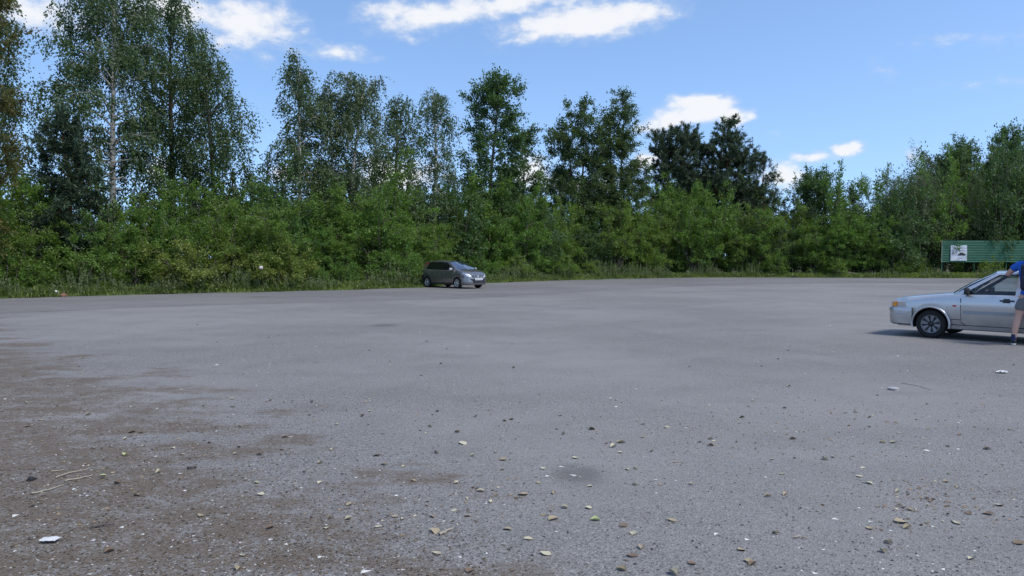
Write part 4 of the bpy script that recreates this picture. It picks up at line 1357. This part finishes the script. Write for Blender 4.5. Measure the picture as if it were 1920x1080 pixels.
pw, ph = 1.47, height_at(460, bd) - height_at(489, bd)
notice = thing('notice', 'white printed car notice fixed to the green board', 'sign', (bl.x + .74, bd - .05, height_at(489, bd)))
V, nx, nz = [], 10, 10
for j in range(nz + 1):
    for i in range(nx + 1):
        u, v = i / nx, j / nz
        sag = .10 * v ** 6 * math.exp(-((u - .45) / .16) ** 2)
        V.append((u * pw, -.012 - .018 * math.sin(u * 7 + v * 4) * v, v * ph - sag + .02 * math.sin(u * 3) * (1 - v)))
Q = [(j * (nx + 1) + i, j * (nx + 1) + i + 1, (j + 1) * (nx + 1) + i + 1, (j + 1) * (nx + 1) + i) for j in range(nz) for i in range(nx)]
link('banner', np_mesh('banner', V, Q, smooth=True), notice, m_paper)
def print_poly(name, pts, y=-.042, m=m_ink):
    bm = bmesh.new()
    f = bm.faces.new([bm.verts.new((a * pw, y, b * ph)) for a, b in pts])
    return link(name, bm_mesh(name, bm), notice, m)
rt = random.Random(4)
m_ink2 = mat('faded_ink', (.22, .25, .30), .8)
def text_line(x0, x1, z, h, m):
    x = x0
    bm = bmesh.new()
    while x < x1:
        w = rt.uniform(.02, .045)
        bm.faces.new([bm.verts.new((a * pw, -.041, b * ph)) for a, b in ((x, z), (x + w * .8, z), (x + w * .8, z + h), (x, z + h))])
        x += w + (.03 if rt.random() < .2 else .006)
    link('text_line', bm_mesh('text_line', bm), notice, m)
text_line(.07, .33, .86, .035, m_ink2); text_line(.55, .93, .88, .03, m_ink2); text_line(.50, .93, .80, .025, m_ink2)
text_line(.06, .94, .635, .05, m_ink2); text_line(.07, .36, .36, .03, m_ink2); text_line(.42, .75, .17, .02, m_ink2)
cu = bpy.data.curves.new('word', 'FONT'); cu.body = 'ABTO'; cu.size = .30
tmp = bpy.data.objects.new('word', cu); COL.objects.link(tmp)
bpy.context.view_layer.update()
wme = bpy.data.meshes.new_from_object(tmp.evaluated_get(bpy.context.evaluated_depsgraph_get()))
bpy.data.objects.remove(tmp)
wx = max(v.co.x for v in wme.vertices)
wme.transform(Matrix.Translation((.06 * pw, -.043, .43 * ph)) @ Matrix.Rotation(math.pi / 2, 4, 'X') @ Matrix.Scale(.33 * pw / wx, 4, (1, 0, 0)))
wme.materials.clear()
link('lettering', wme, notice, m_ink)
print_poly('car_picture', [(.44, .36), (.90, .36), (.92, .41), (.86, .46), (.80, .475), (.72, .535), (.56, .53), (.50, .46), (.44, .43)], -.0425)
print_poly('emblem', [(.42, .80), (.46, .74), (.52, .76), (.58, .83), (.50, .81), (.46, .85)], -.0425)
print_poly('underline', [(.40, .12), (.66, .20), (.75, .20), (.75, .21), (.65, .212), (.40, .13)], -.0425, m_ink2)

# ------------------------------------------------------------------ the person at the silver car
def skin_mesh(name, verts, edges, root, subdiv=2):
    """verts: (x, y, z, rx, ry); grown with a Skin modifier and smoothed"""
    me = bpy.data.meshes.new(name)
    me.from_pydata([v[:3] for v in verts], edges, [])
    o = bpy.data.objects.new(name, me)
    COL.objects.link(o)
    md = o.modifiers.new('skin', 'SKIN')
    md.use_smooth_shade = True
    for i, v in enumerate(verts):
        sv_ = me.skin_vertices[0].data[i]
        sv_.radius = (v[3], v[4] if len(v) > 4 else v[3])
        sv_.use_root = (i == root)
    ss = o.modifiers.new('sub', 'SUBSURF'); ss.levels = subdiv; ss.render_levels = subdiv
    bpy.context.view_layer.update()
    out = bpy.data.meshes.new_from_object(o.evaluated_get(bpy.context.evaluated_depsgraph_get()))
    bpy.data.objects.remove(o)
    out.name = name
    return out

m_skin = mat('skin', (.56, .33, .25), .55, spec=.4)
m_shirt = mat('blue_cotton', (.012, .11, .50), .85)
m_short = mat('grey_cotton', (.16, .165, .18), .9)
for mm in (m_shirt, m_short):
    t = NT(mm); t.bump(t.noise(t.coord('Object', (1, 1, .5)), 14, 3), .5, .03)
m_navy = mat('navy_nylon', (.012, .015, .04), .7)
m_sock = mat('navy_sock', (.018, .03, .09), .95)
m_shoe = mat('dark_mesh_shoe', (.018, .02, .032), .8)
m_sole = mat('pale_sole', (.62, .62, .60), .6)
m_hair = mat('brown_hair', (.045, .028, .018), .7)
m_eye = mat('eye', (.5, .5, .5), .2)
PR = -TH * .98
person_loc = Vector((9.56, 13.70, 0))
person = thing('person', 'person in blue T-shirt and grey shorts leaning on the silver car', 'person', person_loc, PR)
LX = -1                                            # the left arm and leg show in the photo
V = [(0, 0, .99, .155, .115), (0, .01, 1.18, .145, .10), (0, .015, 1.38, .165, .11), (0, .0, 1.52, .10, .085), (0, .015, 1.60, .058, .058), (0, .03, 1.68, .075, .085), (0, .04, 1.76, .085, .105), (0, .03, 1.84, .070, .085),
     (-.10, 0, .90, .105, .10), (-.165, .03, .70, .085, .085), (-.20, .02, .52, .062, .064), (-.225, -.02, .36, .062, .064), (-.245, -.03, .20, .045, .048), (-.25, -.03, .09, .038, .042), (-.275, .04, .045, .040, .034), (-.31, .14, .030, .040, .026),
     (.10, 0, .90, .105, .10), (.12, .06, .70, .085, .085), (.13, .09, .52, .062, .064), (.135, .05, .36, .062, .064), (.14, .03, .20, .045, .048), (.14, .03, .09, .038, .042), (.15, .10, .045, .040, .034), (.165, .20, .030, .040, .026),
     (-.20, 0, 1.50, .072, .068), (-.29, .02, 1.42, .058, .056), (-.385, .03, 1.31, .050, .048), (-.37, .16, 1.34, .046, .046), (-.33, .30, 1.39, .032, .028), (-.31, .36, 1.40, .036, .018), (-.295, .42, 1.40, .038, .016),
     (.20, 0, 1.48, .072, .068), (.27, .06, 1.32, .054, .054), (.30, .12, 1.18, .046, .046), (.26, .26, 1.20, .042, .042), (.20, .38, 1.25, .030, .026), (.19, .43, 1.26, .034, .018), (.18, .48, 1.26, .036, .016)]
E = [(0, 1), (1, 2), (2, 3), (3, 4), (4, 5), (5, 6), (6, 7), (0, 8), (8, 9), (9, 10), (10, 11), (11, 12), (12, 13), (13, 14), (14, 15),
     (0, 16), (16, 17), (17, 18), (18, 19), (19, 20), (20, 21), (21, 22), (22, 23),
     (2, 24), (24, 25), (25, 26), (26, 27), (27, 28), (28, 29), (29, 30), (2, 31), (31, 32), (32, 33), (33, 34), (34, 35), (35, 36), (36, 37)]
# five fingers on each hand
def fingers(palm_i, base_i, fwd_, side_):
    global V, E
    p = Vector(V[palm_i][:3]); f = Vector(fwd_).normalized(); s = Vector(side_).normalized()
    for k, (o, L) in enumerate(((-.030, .070), (-.010, .082), (.011, .076), (.030, .060))):
        a = p + s * o + f * .035
        i0 = len(V)
        V += [(*a, .0095, .0095), (*(a + f * L * .5 + Vector((0, 0, .006))), .0088, .0088), (*(a + f * L + Vector((0, 0, -.018))), .0075, .0075)]
        E += [(palm_i, i0), (i0, i0 + 1), (i0 + 1, i0 + 2)]
    b = Vector(V[base_i][:3]) - s * .038
    i0 = len(V)
    V += [(*(b + f * .01), .011, .011), (*(b - s * .012 + f * .045), .0095, .0095), (*(b - s * .010 + f * .075), .008, .008)]
    E += [(base_i, i0), (i0, i0 + 1), (i0 + 1, i0 + 2)]
fingers(30, 29, (.25, .95, 0), (-.95, .25, 0))
fingers(37, 36, (-.25, .95, 0), (.95, .25, 0))
bo = link('body', skin_mesh('body', V, E, 0), person, m_skin)
sh = [(0, 0, .90, .195, .152), (0, 0, 1.0, .190, .148), (0, .01, 1.18, .165, .12), (0, .015, 1.38, .185, .125), (0, .0, 1.50, .125, .10), (0, .008, 1.56, .072, .07), (-.20, 0, 1.495, .090, .084), (-.275, .018, 1.435, .080, .078), (-.315, .022, 1.392, .078, .076),
      (.20, 0, 1.475, .090, .084), (.25, .04, 1.37, .080, .078), (.265, .055, 1.33, .078, .076)]
link('t_shirt', skin_mesh('t_shirt', sh, [(0, 1), (1, 2), (2, 3), (3, 4), (4, 5), (3, 6), (6, 7), (7, 8), (3, 9), (9, 10), (10, 11)], 2), person, m_shirt)
so = [(0, 0, 1.02, .165, .125), (0, 0, .95, .17, .13), (-.115, .005, .86, .118, .115), (-.162, .03, .72, .108, .108), (-.178, .03, .63, .105, .105), (.105, .01, .86, .118, .115), (.12, .06, .72, .108, .108), (.127, .075, .63, .105, .105)]
link('shorts', skin_mesh('shorts', so, [(0, 1), (1, 2), (2, 3), (3, 4), (1, 5), (5, 6), (6, 7)], 1), person, m_short)
for x, y, tx in ((-.25, -.03, -1), (.14, .03, 1)):
    link('sock', skin_mesh('sock', [(x, y, .205, .050, .053), (x, y, .15, .046, .049), (x, y, .09, .044, .048)], [(0, 1), (1, 2)], 1), person, m_sock)
    fx, fy = (-.03, .12) if tx < 0 else (.015, .12)
    s_ = link('shoe', skin_mesh('shoe', [(x, y - .045, .060, .046, .044), (x, y + .02, .070, .050, .046), (x + fx * .6, y + fy * .65, .055, .050, .038), (x + fx * 1.5, y + fy * 1.6, .042, .043, .028)], [(0, 1), (1, 2), (2, 3)], 1), person, m_shoe)
    link('sole', skin_mesh('sole', [(x, y - .055, .018, .045, .016), (x, y + .03, .018, .045, .016), (x + fx * .7, y + fy * .75, .018, .052, .016), (x + fx * 1.6, y + fy * 1.65, .020, .042, .016)], [(0, 1), (1, 2), (2, 3)], 1), s_, m_sole)
hb = bmesh.new()
bmesh.ops.create_icosphere(hb, subdivisions=3, radius=1.0)
for v in hb.verts:
    n = v.co.copy()
    v.co = Vector((n.x * .094, n.y * .112 + .018, n.z * .095 + 1.80))
    if n.y > .45 and n.z < .45:
        v.co.y -= .035
    if n.z < -.2:
        v.co.z = 1.80 - .02 - .05 * (1 if n.y < .2 else .2) + n.z * .02
link('hair', bm_mesh('hair', hb, 2.0), bo, m_hair)
for s in (-1, 1):
    eb = bmesh.new(); bmesh.ops.create_icosphere(eb, subdivisions=2, radius=.013)
    e_ = link('eye', bm_mesh('eye', eb, 2.0), bo, m_eye); e_.location = (s * .033, .128, 1.755)
    eb = bmesh.new(); bmesh.ops.create_icosphere(eb, subdivisions=2, radius=1)
    for v in eb.verts:
        v.co = Vector((v.co.x * .012, v.co.y * .022, v.co.z * .034))
    e_ = link('ear', bm_mesh('ear', eb, 2.0), bo, m_skin); e_.location = (s * .094, .03, 1.745)
nb = bmesh.new(); bmesh.ops.create_cone(nb, cap_ends=True, segments=8, radius1=.020, radius2=.006, depth=.055)
n_ = link('nose', bm_mesh('nose', nb, 1.2), bo, m_skin); n_.location = (0, .150, 1.735); n_.rotation_euler = (-.5, 0, 0)
mb = bmesh.new(); add_box(mb, (0, 0, 0), (.046, .012, .010), None, .004)
m_ = link('mouth', bm_mesh('mouth', mb), bo, mat('lips', (.42, .17, .14), .5)); m_.location = (0, .128, 1.69)
# backpack worn on the back
bp = thing('backpack', 'dark navy backpack on the back of the person in blue', 'backpack', person_loc + Matrix.Rotation(PR, 3, 'Z') @ Vector((.02, -.20, 1.0)), PR)
bb = bmesh.new(); add_box(bb, (0, -.02, .27), (.30, .17, .50), None, .06)
sh_ = link('bag', bm_mesh('bag', bb, .8), bp, m_navy)
bb = bmesh.new(); add_box(bb, (0, -.125, .17), (.24, .06, .24), None, .025)
link('pocket', bm_mesh('pocket', bb, .8), bp, m_navy)
for s in (-1, 1):
    T = Tubes()
    q = np.linspace(0, 1, 9)
    T.add(np.c_[np.full(9, s * .105), .07 + .24 * np.sin(q * np.pi), .08 + .48 * q - .0 * q], .022, 6)
    link('strap', T.mesh('strap'), bp, m_navy)

# ------------------------------------------------------------------ things lying on the asphalt
m_leafs = {n: mat(n, c, .75, spec=.25) for n, c in (('pale_dry_leaf', (.50, .46, .33)), ('tan_dry_leaf', (.36, .30, .20)), ('brown_dry_leaf', (.17, .12, .085)), ('dark_dry_leaf', (.035, .024, .02)), ('green_yellow_leaf', (.44, .48, .24)))}
for m_ in m_leafs.values():
    t = NT(m_); b0 = tuple(t.b.inputs['Base Color'].default_value)
    oi = t.new('ShaderNodeObjectInfo')
    n1 = t.noise(t.coord('Object'), 45, 3)
    c_ = t.mix(t.step(n1, .35, .7, 0, .6), b0, tuple(x * .5 for x in b0[:3]) + (1,))
    c_ = t.mix(t.math('MULTIPLY', oi.outputs['Random'], .35), c_, (.20, .17, .11, 1))
    t.put(t.b.inputs['Base Color'], c_)
def leaf_mesh(seed):
    """a curled birch or poplar leaf: outline round a midrib, edges rolled up"""
    r = np.random.default_rng(seed)
    n = 7
    s = np.linspace(0, 1, n)
    half = .42 * np.sin(np.pi * s ** .75) ** .9 * r.uniform(.85, 1.15)
    half[0] = .02; half[-1] = .01
    curl, bend, tw = r.uniform(.2, 1.0), r.uniform(-.5, .8), r.uniform(-.6, .6)
    V = []
    for i in range(n):
        for e in (-1, -.5, 0, .5, 1):
            y = half[i] * e
            z = curl * half[i] * e * e * .9 + bend * .35 * (s[i] - .5) ** 2 + tw * (s[i] - .5) * y + r.normal(0, .012)
            V.append((s[i] - .5, y * (1 - .35 * curl * abs(e)), z))
    V = np.array(V)
    V[:, 2] -= V[:, 2].min()
    V[:, 2] += .01
    Q = [(i * 5 + j, i * 5 + j + 1, (i + 1) * 5 + j + 1, (i + 1) * 5 + j) for i in range(n - 1) for j in range(4)]
    k = len(V)
    st = np.array([(-.5, .012, .03), (-.5, -.012, .03), (-.8, -.008, .05), (-.8, .008, .05)])
    return np.vstack([V, st]), Q + [(k, k + 1, k + 2, k + 3)]
LEAF_GEO = [leaf_mesh(600 + i) for i in range(7)]
LEAF_ME = {}
def leaf_data(kind, i):
    if (kind, i) not in LEAF_ME:
        me = np_mesh('fallen_leaf', *LEAF_GEO[i], smooth=True)
        me.materials.append(m_leafs[kind])
        LEAF_ME[(kind, i)] = me
    return LEAF_ME[(kind, i)]
WORD = {'pale_dry_leaf': 'pale cream dry leaf', 'tan_dry_leaf': 'tan curled dry leaf', 'brown_dry_leaf': 'brown curled dry leaf', 'dark_dry_leaf': 'nearly black crumpled dry leaf', 'green_yellow_leaf': 'yellow-green fallen leaf'}
def place_word(px, py):
    a = 'left' if px < 480 else 'centre left' if px < 860 else 'centre' if px < 1180 else 'centre right' if px < 1500 else 'right'
    b = 'front' if py > 940 else 'near' if py > 800 else 'middle' if py > 690 else 'far'
    return f'{b} {a}'
rl = np.random.default_rng(41)
def drop_leaf(px, py, kind, size=None):
    p = ground(px, py, .004)
    o = link('fallen_leaf', leaf_data(kind, int(rl.integers(7))))
    o.location = p
    L = (size or rl.uniform(.05, .08)) * .85
    o.scale = (L, L * rl.uniform(.85, 1.1), L * rl.uniform(.8, 1.3))
    o.rotation_euler = (rl.normal(0, .12), rl.normal(0, .12), rl.uniform(0, 6.28))
    w = place_word(px, py)
    tag(o, f'{WORD[kind]} on the asphalt, {w} of the lot', 'leaf', f'{WORD[kind]} {w}')
K_ = ('pale_dry_leaf', 'tan_dry_leaf', 'brown_dry_leaf', 'dark_dry_leaf', 'green_yellow_leaf')
SEEN = [(867, 831, 0, .11), (807, 800, 1), (893, 781, 2), (946, 790, 2), (960, 786, 3), (680, 780, 3), (820, 771, 3), (857, 810, 2), (1050, 779, 0), (1165, 830, 1, .10), (1137, 831, 2), (1150, 838, 0),
        (1163, 848, 0), (1250, 801, 0), (1222, 846, 2), (708, 854, 2, .09), (622, 843, 0), (720, 871, 1), (818, 849, 1), (943, 862, 1), (930, 848, 1), (1079, 858, 0), (1018, 878, 0), (1192, 879, 0), (1176, 880, 0), (1190, 909, 0),
        (900, 921, 0), (857, 905, 1), (776, 901, 1), (980, 927, 1, .09), (1037, 925, 1), (1107, 912, 0), (1058, 952, 0), (1103, 952, 0), (1038, 973, 1, .09), (1115, 975, 4), (952, 992, 1), (990, 1010, 0), (1022, 1038, 0, .08), (740, 968, 1),
        (876, 967, 1), (812, 968, 1), (815, 996, 1, .09), (709, 987, 0), (1170, 985, 2), (1203, 1027, 1), (1186, 1042, 2), (1262, 1075, 0, .08), (1165, 1068, 1), (880, 1070, 2, .07), (820, 1037, 0), (1261, 975, 1), (1188, 999, 0),
        (1440, 931, 1), (1472, 927, 1), (1391, 783, 3), (1487, 823, 2), (1332, 823, 1), (1332, 836, 3), (1547, 861, 0), (1564, 857, 0), (1612, 893, 0), (1690, 979, 1, .10), (1700, 990, 1), (1632, 990, 1), (1665, 1017, 1), (1793, 980, 0, .08),
        (1390, 1031, 1), (1405, 1052, 1), (1412, 1058, 2), (1296, 908, 0), (1298, 1056, 2), (1815, 962, 2), (1852, 963, 2), (1778, 836, 2), (1850, 842, 3), (1875, 947, 0), (1910, 1018, 2), (1455, 1000, 1), (1655, 1034, 1), (1822, 1048, 0),
        (235, 853, 4, .08), (247, 810, 1, .10), (264, 811, 2), (193, 891, 4), (220, 906, 2), (297, 886, 0), (257, 929, 1), (376, 967, 1), (456, 1041, 0), (446, 1066, 1), (480, 905, 4), (488, 927, 0), (612, 990, 0), (505, 990, 2), (205, 1034, 2),
        (60, 900, 3, .09), (435, 748, 0), (436, 762, 2), (585, 754, 2), (269, 837, 0), (325, 840, 0), (790, 704, 3), (827, 682, 3), (963, 690, 3), (800, 640, 3), (670, 588, 3), (658, 584, 3), (1478, 657, 3), (1110, 805, 3), (1480, 724, 1),
        (1674, 830, 0), (1716, 837, 0), (1630, 906, 0), (1738, 935, 2), (1800, 815, 2), (50, 800, 2), (75, 787, 1), (165, 778, 1), (150, 700, 1), (45, 705, 2), (535, 820, 2), (600, 868, 1), (655, 945, 1), (600, 905, 0), (1010, 905, 1)]
for it in SEEN:
    drop_leaf(it[0], it[1], K_[it[2]], it[3] if len(it) > 3 else None)
DRIFT = [(rl.uniform(0, 1920), 620 + 440 * rl.random()) for _ in range(26)]
for k in range(160):
    if k % 2:
        cx_, cy_ = DRIFT[int(rl.integers(26))]
        px_, py = cx_ + rl.normal(0, 45), cy_ + rl.normal(0, 14)
    else:
        px_, py = rl.uniform(0, 1920), 590 + 330 * rl.random()
    drop_leaf(px_, max(596, py), rl.choice(K_, p=[.30, .27, .22, .18, .03]), rl.uniform(.025, .06))

# chips, grit and leaf crumbs: nobody could count them
def crumbs(name, n, region, size, seed, flat, m):
    r = np.random.default_rng(seed)
    P = region(r, n)
    n = len(P)
    base = np.array([(1, 0, 0), (-.5, .87, 0), (-.5, -.87, 0), (0, 0, 1.0)])
    a = r.uniform(0, 6.28, n); s = r.uniform(*size, n) * r.choice([1, 1, 1, 1.7], n); el_ = r.uniform(.5, 1.8, n)
    B = np.repeat(base[None], n, 0) * r.uniform(.6, 1.3, (n, 4, 1))
    B[..., 0] *= el_[:, None]; B[..., 2] *= flat
    ca, sa = np.cos(a)[:, None], np.sin(a)[:, None]
    X, Y = B[..., 0] * ca - B[..., 1] * sa, B[..., 0] * sa + B[..., 1] * ca
    W = np.stack([X, Y, B[..., 2]], -1) * s[:, None, None] + P[:, None, :]
    T = np.array([(0, 1, 3), (1, 2, 3), (2, 0, 3)])
    return link(name, np_mesh(name, W.reshape(-1, 3), None, (np.arange(n)[:, None, None] * 4 + T[None]).reshape(-1, 3), attrs={'tint': np.repeat(r.random(n), 4)}), None, m)
def crumb_mat(name, a, b, c):
    m = mat(name, a, .85, spec=.2)
    t = NT(m); at_ = t.new('ShaderNodeAttribute'); at_.attribute_name = 'tint'
    cc = t.mix(t.step(at_.outputs['Fac'], .0, .55), (*a, 1), (*b, 1))
    t.put(t.b.inputs['Base Color'], t.mix(t.step(at_.outputs['Fac'], .92, .95), cc, (*c, 1)))
    return m
def dirt_region(r, n):
    px = r.uniform(-200, 1000, n * 3); py = 640 + 460 * r.random(n * 3)
    P = np.array([ground(a, b, .003) for a, b in zip(px, py)])
    line = -.15 - .72 * (P[:, 1] - 3.9)
    s = line - P[:, 0]
    keep = s + r.normal(0, .45, len(s)) > .15
    return P[keep][:n]
tag(crumbs('dirt_grit', 15000, dirt_region, (.003, .008), 3, .5, crumb_mat('grit', (.05, .04, .032), (.15, .12, .09), (.42, .41, .40))), 'brown grit and leaf crumbs washed over the asphalt at the left', 'grit', kind='stuff')
def lot_region(r, n):
    px = r.uniform(-100, 2020, n); py = 560 + 540 * r.random(n)
    return np.array([ground(a, b, .002) for a, b in zip(px, py)])
tag(crumbs('loose_chippings', 9000, lot_region, (.0025, .007), 4, .55, crumb_mat('chipping', (.03, .03, .032), (.12, .115, .11), (.55, .55, .54))), 'loose dark and pale stone chips scattered over the lot', 'gravel', kind='stuff')
tag(crumbs('litter_specks', 130, lot_region, (.008, .018), 6, .25, crumb_mat('speck', (.45, .45, .42), (.62, .61, .57), (.07, .06, .05))), 'small pale scraps and bark flakes scattered over the lot', 'litter', kind='stuff')

def drift_region(r, n):
    c = np.array(DRIFT)[r.integers(0, 26, n)]
    px, py = c[:, 0] + r.normal(0, 90, n), np.maximum(590, c[:, 1] + r.normal(0, 24, n))
    return np.array([ground(a, b, .003) for a, b in zip(px, py)])
tag(crumbs('leaf_crumbs', 1500, drift_region, (.004, .011), 12, .5, crumb_mat('leaf_crumb', (.06, .04, .025), (.26, .20, .13), (.42, .38, .28))), 'small brown and tan leaf fragments between the fallen leaves', 'leaf crumbs', kind='stuff')

# single pieces of litter, stones and twigs
m_white = mat('white_scrap', (.58, .58, .57), .6)
m_stone = mat('grey_stone', (.34, .33, .32), .85)
m_brick = mat('red_brick_piece', (.22, .105, .07), .9)
m_twig = mat('dry_stalk', (.30, .26, .20), .9)
m_darktwig = mat('dark_twig', (.07, .06, .06), .9)
def rock(name, loc, s, label, cat, m, seed, rz=0.0):
    bm = bmesh.new()
    bmesh.ops.create_icosphere(bm, subdivisions=2, radius=1)
    r = np.random.default_rng(seed)
    for v in bm.verts:
        n = v.co.copy()
        k = 1 + .28 * math.sin(n.x * 3 + seed) * math.cos(n.y * 4 + seed) + r.normal(0, .05)
        v.co = Vector((n.x * s[0] * k, n.y * s[1] * k, max(-.55, n.z) * s[2] * k + s[2] * .55))
    o = link(name, bm_mesh(name, bm, .5), None, m)
    o.location, o.rotation_euler = loc, (0, 0, rz)
    return tag(o, label, cat)
def scrap(name, loc, L, W_, label, m, seed, cat='litter'):
    r = np.random.default_rng(seed)
    n = 6
    V = np.array([((i / n - .5) * L * r.uniform(.85, 1.1), (j / 4 - .5) * W_ * (1 - .5 * abs(i / n - .5)), .012 + abs(r.normal(0, .25)) * W_ * .3) for i in range(n + 1) for j in range(5)])
    Q = [(i * 5 + j, i * 5 + j + 1, (i + 1) * 5 + j + 1, (i + 1) * 5 + j) for i in range(n) for j in range(4)]
    o = link(name, np_mesh(name, V, Q), None, m)
    o.location, o.rotation_euler = loc, (0, 0, r.uniform(-.4, .4))
    return tag(o, label, cat)
def twig(px_pts, rad, label, m, seed, name='twig'):
    r = np.random.default_rng(seed)
    P = np.array([ground(x, y, rad + .004) for x, y in px_pts])
    q = np.linspace(0, 1, 9)
    k = np.linspace(0, 1, len(P))
    C = np.c_[[np.interp(q, k, P[:, i]) for i in range(3)]].T + r.normal(0, .004, (9, 3)) * [1, 1, .4]
    T = Tubes(); T.add(C, np.linspace(rad, rad * .6, 9), 6)
    return tag(link(name, T.mesh(name), None, m), label, 'twig')
scrap('plastic_scrap', ground(94, 1015, .004), .10, .075, 'torn white plastic scrap lying on dirt at the lower left', m_white, 1)
rock('flat_stone', ground(1676, 731, 0), (.062, .085, .022), 'flat pale oval stone on bare asphalt below the silver car', 'stone', m_stone, 2)
scrap('paper_scrap', ground(1878, 699, .004), .15, .12, 'thin white paper scrap on the asphalt below the person', m_white, 3)
rock('dark_clod', ground(58, 902, 0), (.018, .018, .026), 'black clod on the dirt at the left edge', 'clod', m_ink, 5)
rock('white_rubble', ground(99, 556.5, 0) + Vector((-.1, .35, 0)), (.22, .18, .16), 'white rubble lump beside the red brick piece at the verge', 'rubble', m_white, 7)
rock('brick_piece', ground(112, 557, 0) + Vector((0, .25, 0)), (.14, .11, .10), 'reddish brick piece beside the white rubble at the verge', 'brick', m_brick, 8, .4)
rock('white_stone', ground(317, 549.5, 0) + Vector((0, .1, 0)), (.12, .09, .07), 'pale stone at the foot of the dark stump', 'stone', m_white, 9)
T = Tubes()
for a_, b_ in (((0, 0, 0), (.08, 0, .75)), ((.28, .05, 0), (.16, 0, .72)), ((.15, .1, 0), (.12, .02, .9))):
    T.add(np.array([a_, (np.array(a_) + b_) / 2 + [.02, 0, .02], b_]), [.06, .055, .04], 7)
o = link('broken_stump', T.mesh('broken_stump'), None, m_darktwig)
o.location = ground(322, 549, 0) + Vector((0, .25, -.02))
tag(o, 'dark broken stump under the yellowish bush at the left verge', 'stump')
gl = bmesh.new(); bmesh.ops.create_icosphere(gl, subdivisions=3, radius=1)
for v in gl.verts:
    n = v.co.copy(); k = 1 + .10 * math.sin(5 * n.x) * math.cos(6 * n.z)
    v.co = Vector((n.x * .10 * k, n.y * .10 * k, n.z * .085 * k))
o = link('plastic_bag', bm_mesh('plastic_bag', gl, 2.0), None, mat('white_bag', (.50, .43, .43), .5))
p = at(489, 36.2); o.location = (p.x, p.y, height_at(502, 36.2))
tag(o, 'crumpled whitish plastic bag caught in the yellowish bush', 'bag')
twig([(95, 884), (125, 880)], .005, 'shortest pale stalk on the dirt at the left', m_twig, 1)
twig([(104, 896), (130, 886), (165, 880)], .006, 'bent pale stalk in the group of stalks at the left', m_twig, 2)
twig([(120, 901), (150, 896), (173, 891)], .006, 'straight pale stalk lowest of the three close stalks', m_twig, 3)
twig([(60, 925), (90, 918), (118, 909)], .006, 'pale stalk pointing up right nearest the left edge', m_twig, 4)
twig([(825, 1001), (847, 990)], .008, 'short pale stick beside a curled leaf at lower centre left', m_twig, 5)
twig([(350, 877), (370, 876)], .010, 'short grey bark stick among the dirt patches', m_darktwig, 6)
twig([(1262, 866), (1284, 864)], .004, 'tiny pale stalk on the asphalt right of centre', m_twig, 7)
twig([(1490, 1005), (1515, 1008)], .006, 'pale short twig at the lower right of centre', m_twig, 8)
twig([(170, 988), (195, 985), (215, 983)], .006, 'dark bent twig in the dirt at lower left', m_darktwig, 9)
twig([(1690, 718), (1725, 724), (1745, 731)], .003, 'long dark hair-thin twig beside the flat stone', m_darktwig, 10)
# cut branches heaped on the verge left of the board
rp = np.random.default_rng(8)
heap = thing('brush_heap', 'heap of dry cut branches on the verge left of the board', 'branches', at(1570, 66.0))
for k in range(34):
    T = Tubes()
    L = rp.uniform(.8, 2.4); a = rp.normal(0, .5) + (math.pi if rp.random() < .5 else 0)
    p0 = np.array([rp.normal(0, 1.3), rp.normal(0, .35), rp.uniform(.05, .45)])
    d = np.array([math.cos(a), math.sin(a) * .5, rp.normal(.05, .12)])
    q = np.linspace(0, 1, 5)[:, None]
    P = p0 + d * L * (q - .5) + rp.normal(0, .04, (5, 3)); P[:, 2] = np.maximum(P[:, 2], .03)
    T.add(P, np.linspace(.022, .008, 5), 4)
    link('branch', T.mesh('branch'), heap, m_dead if k % 3 else m_darktwig)
T = Tubes(); T.add(np.array([[-.6, -.5, .55], [.8, -.5, .45], [2.3, -.5, .20], [3.0, -.5, .12]]), [.05, .045, .035, .02], 6)
link('pale_branch', T.mesh('pale_branch'), heap, m_twig)

# things of one kind in one place: say which one, counted from the left
_by = {}
for o in list(COL.objects):
    if o.parent is None and o.name.split('.')[0] in ('shrub', 'fallen_leaf'):
        _by.setdefault(o['label'], []).append(o)
_ORD = ['leftmost', 'second', 'third', 'fourth', 'fifth', 'sixth', 'seventh', 'eighth', 'ninth', 'tenth', 'eleventh', 'twelfth', 'thirteenth', 'fourteenth', 'fifteenth']
for lab, os_ in _by.items():
    if len(os_) < 2 or len(os_) > 16:
        continue
    os_.sort(key=lambda o: o.location.x / max(o.location.y, .1))
    for i, o in enumerate(os_):
        w = 'rightmost' if i == len(os_) - 1 else _ORD[i]
        if w not in ('leftmost', 'rightmost'):
            w += ' from left,'
        o['label'] = f'{w} {lab}'
        if len(o['label'].split()) > 16:
            o['label'] = f'{w.split()[0]} {lab}'
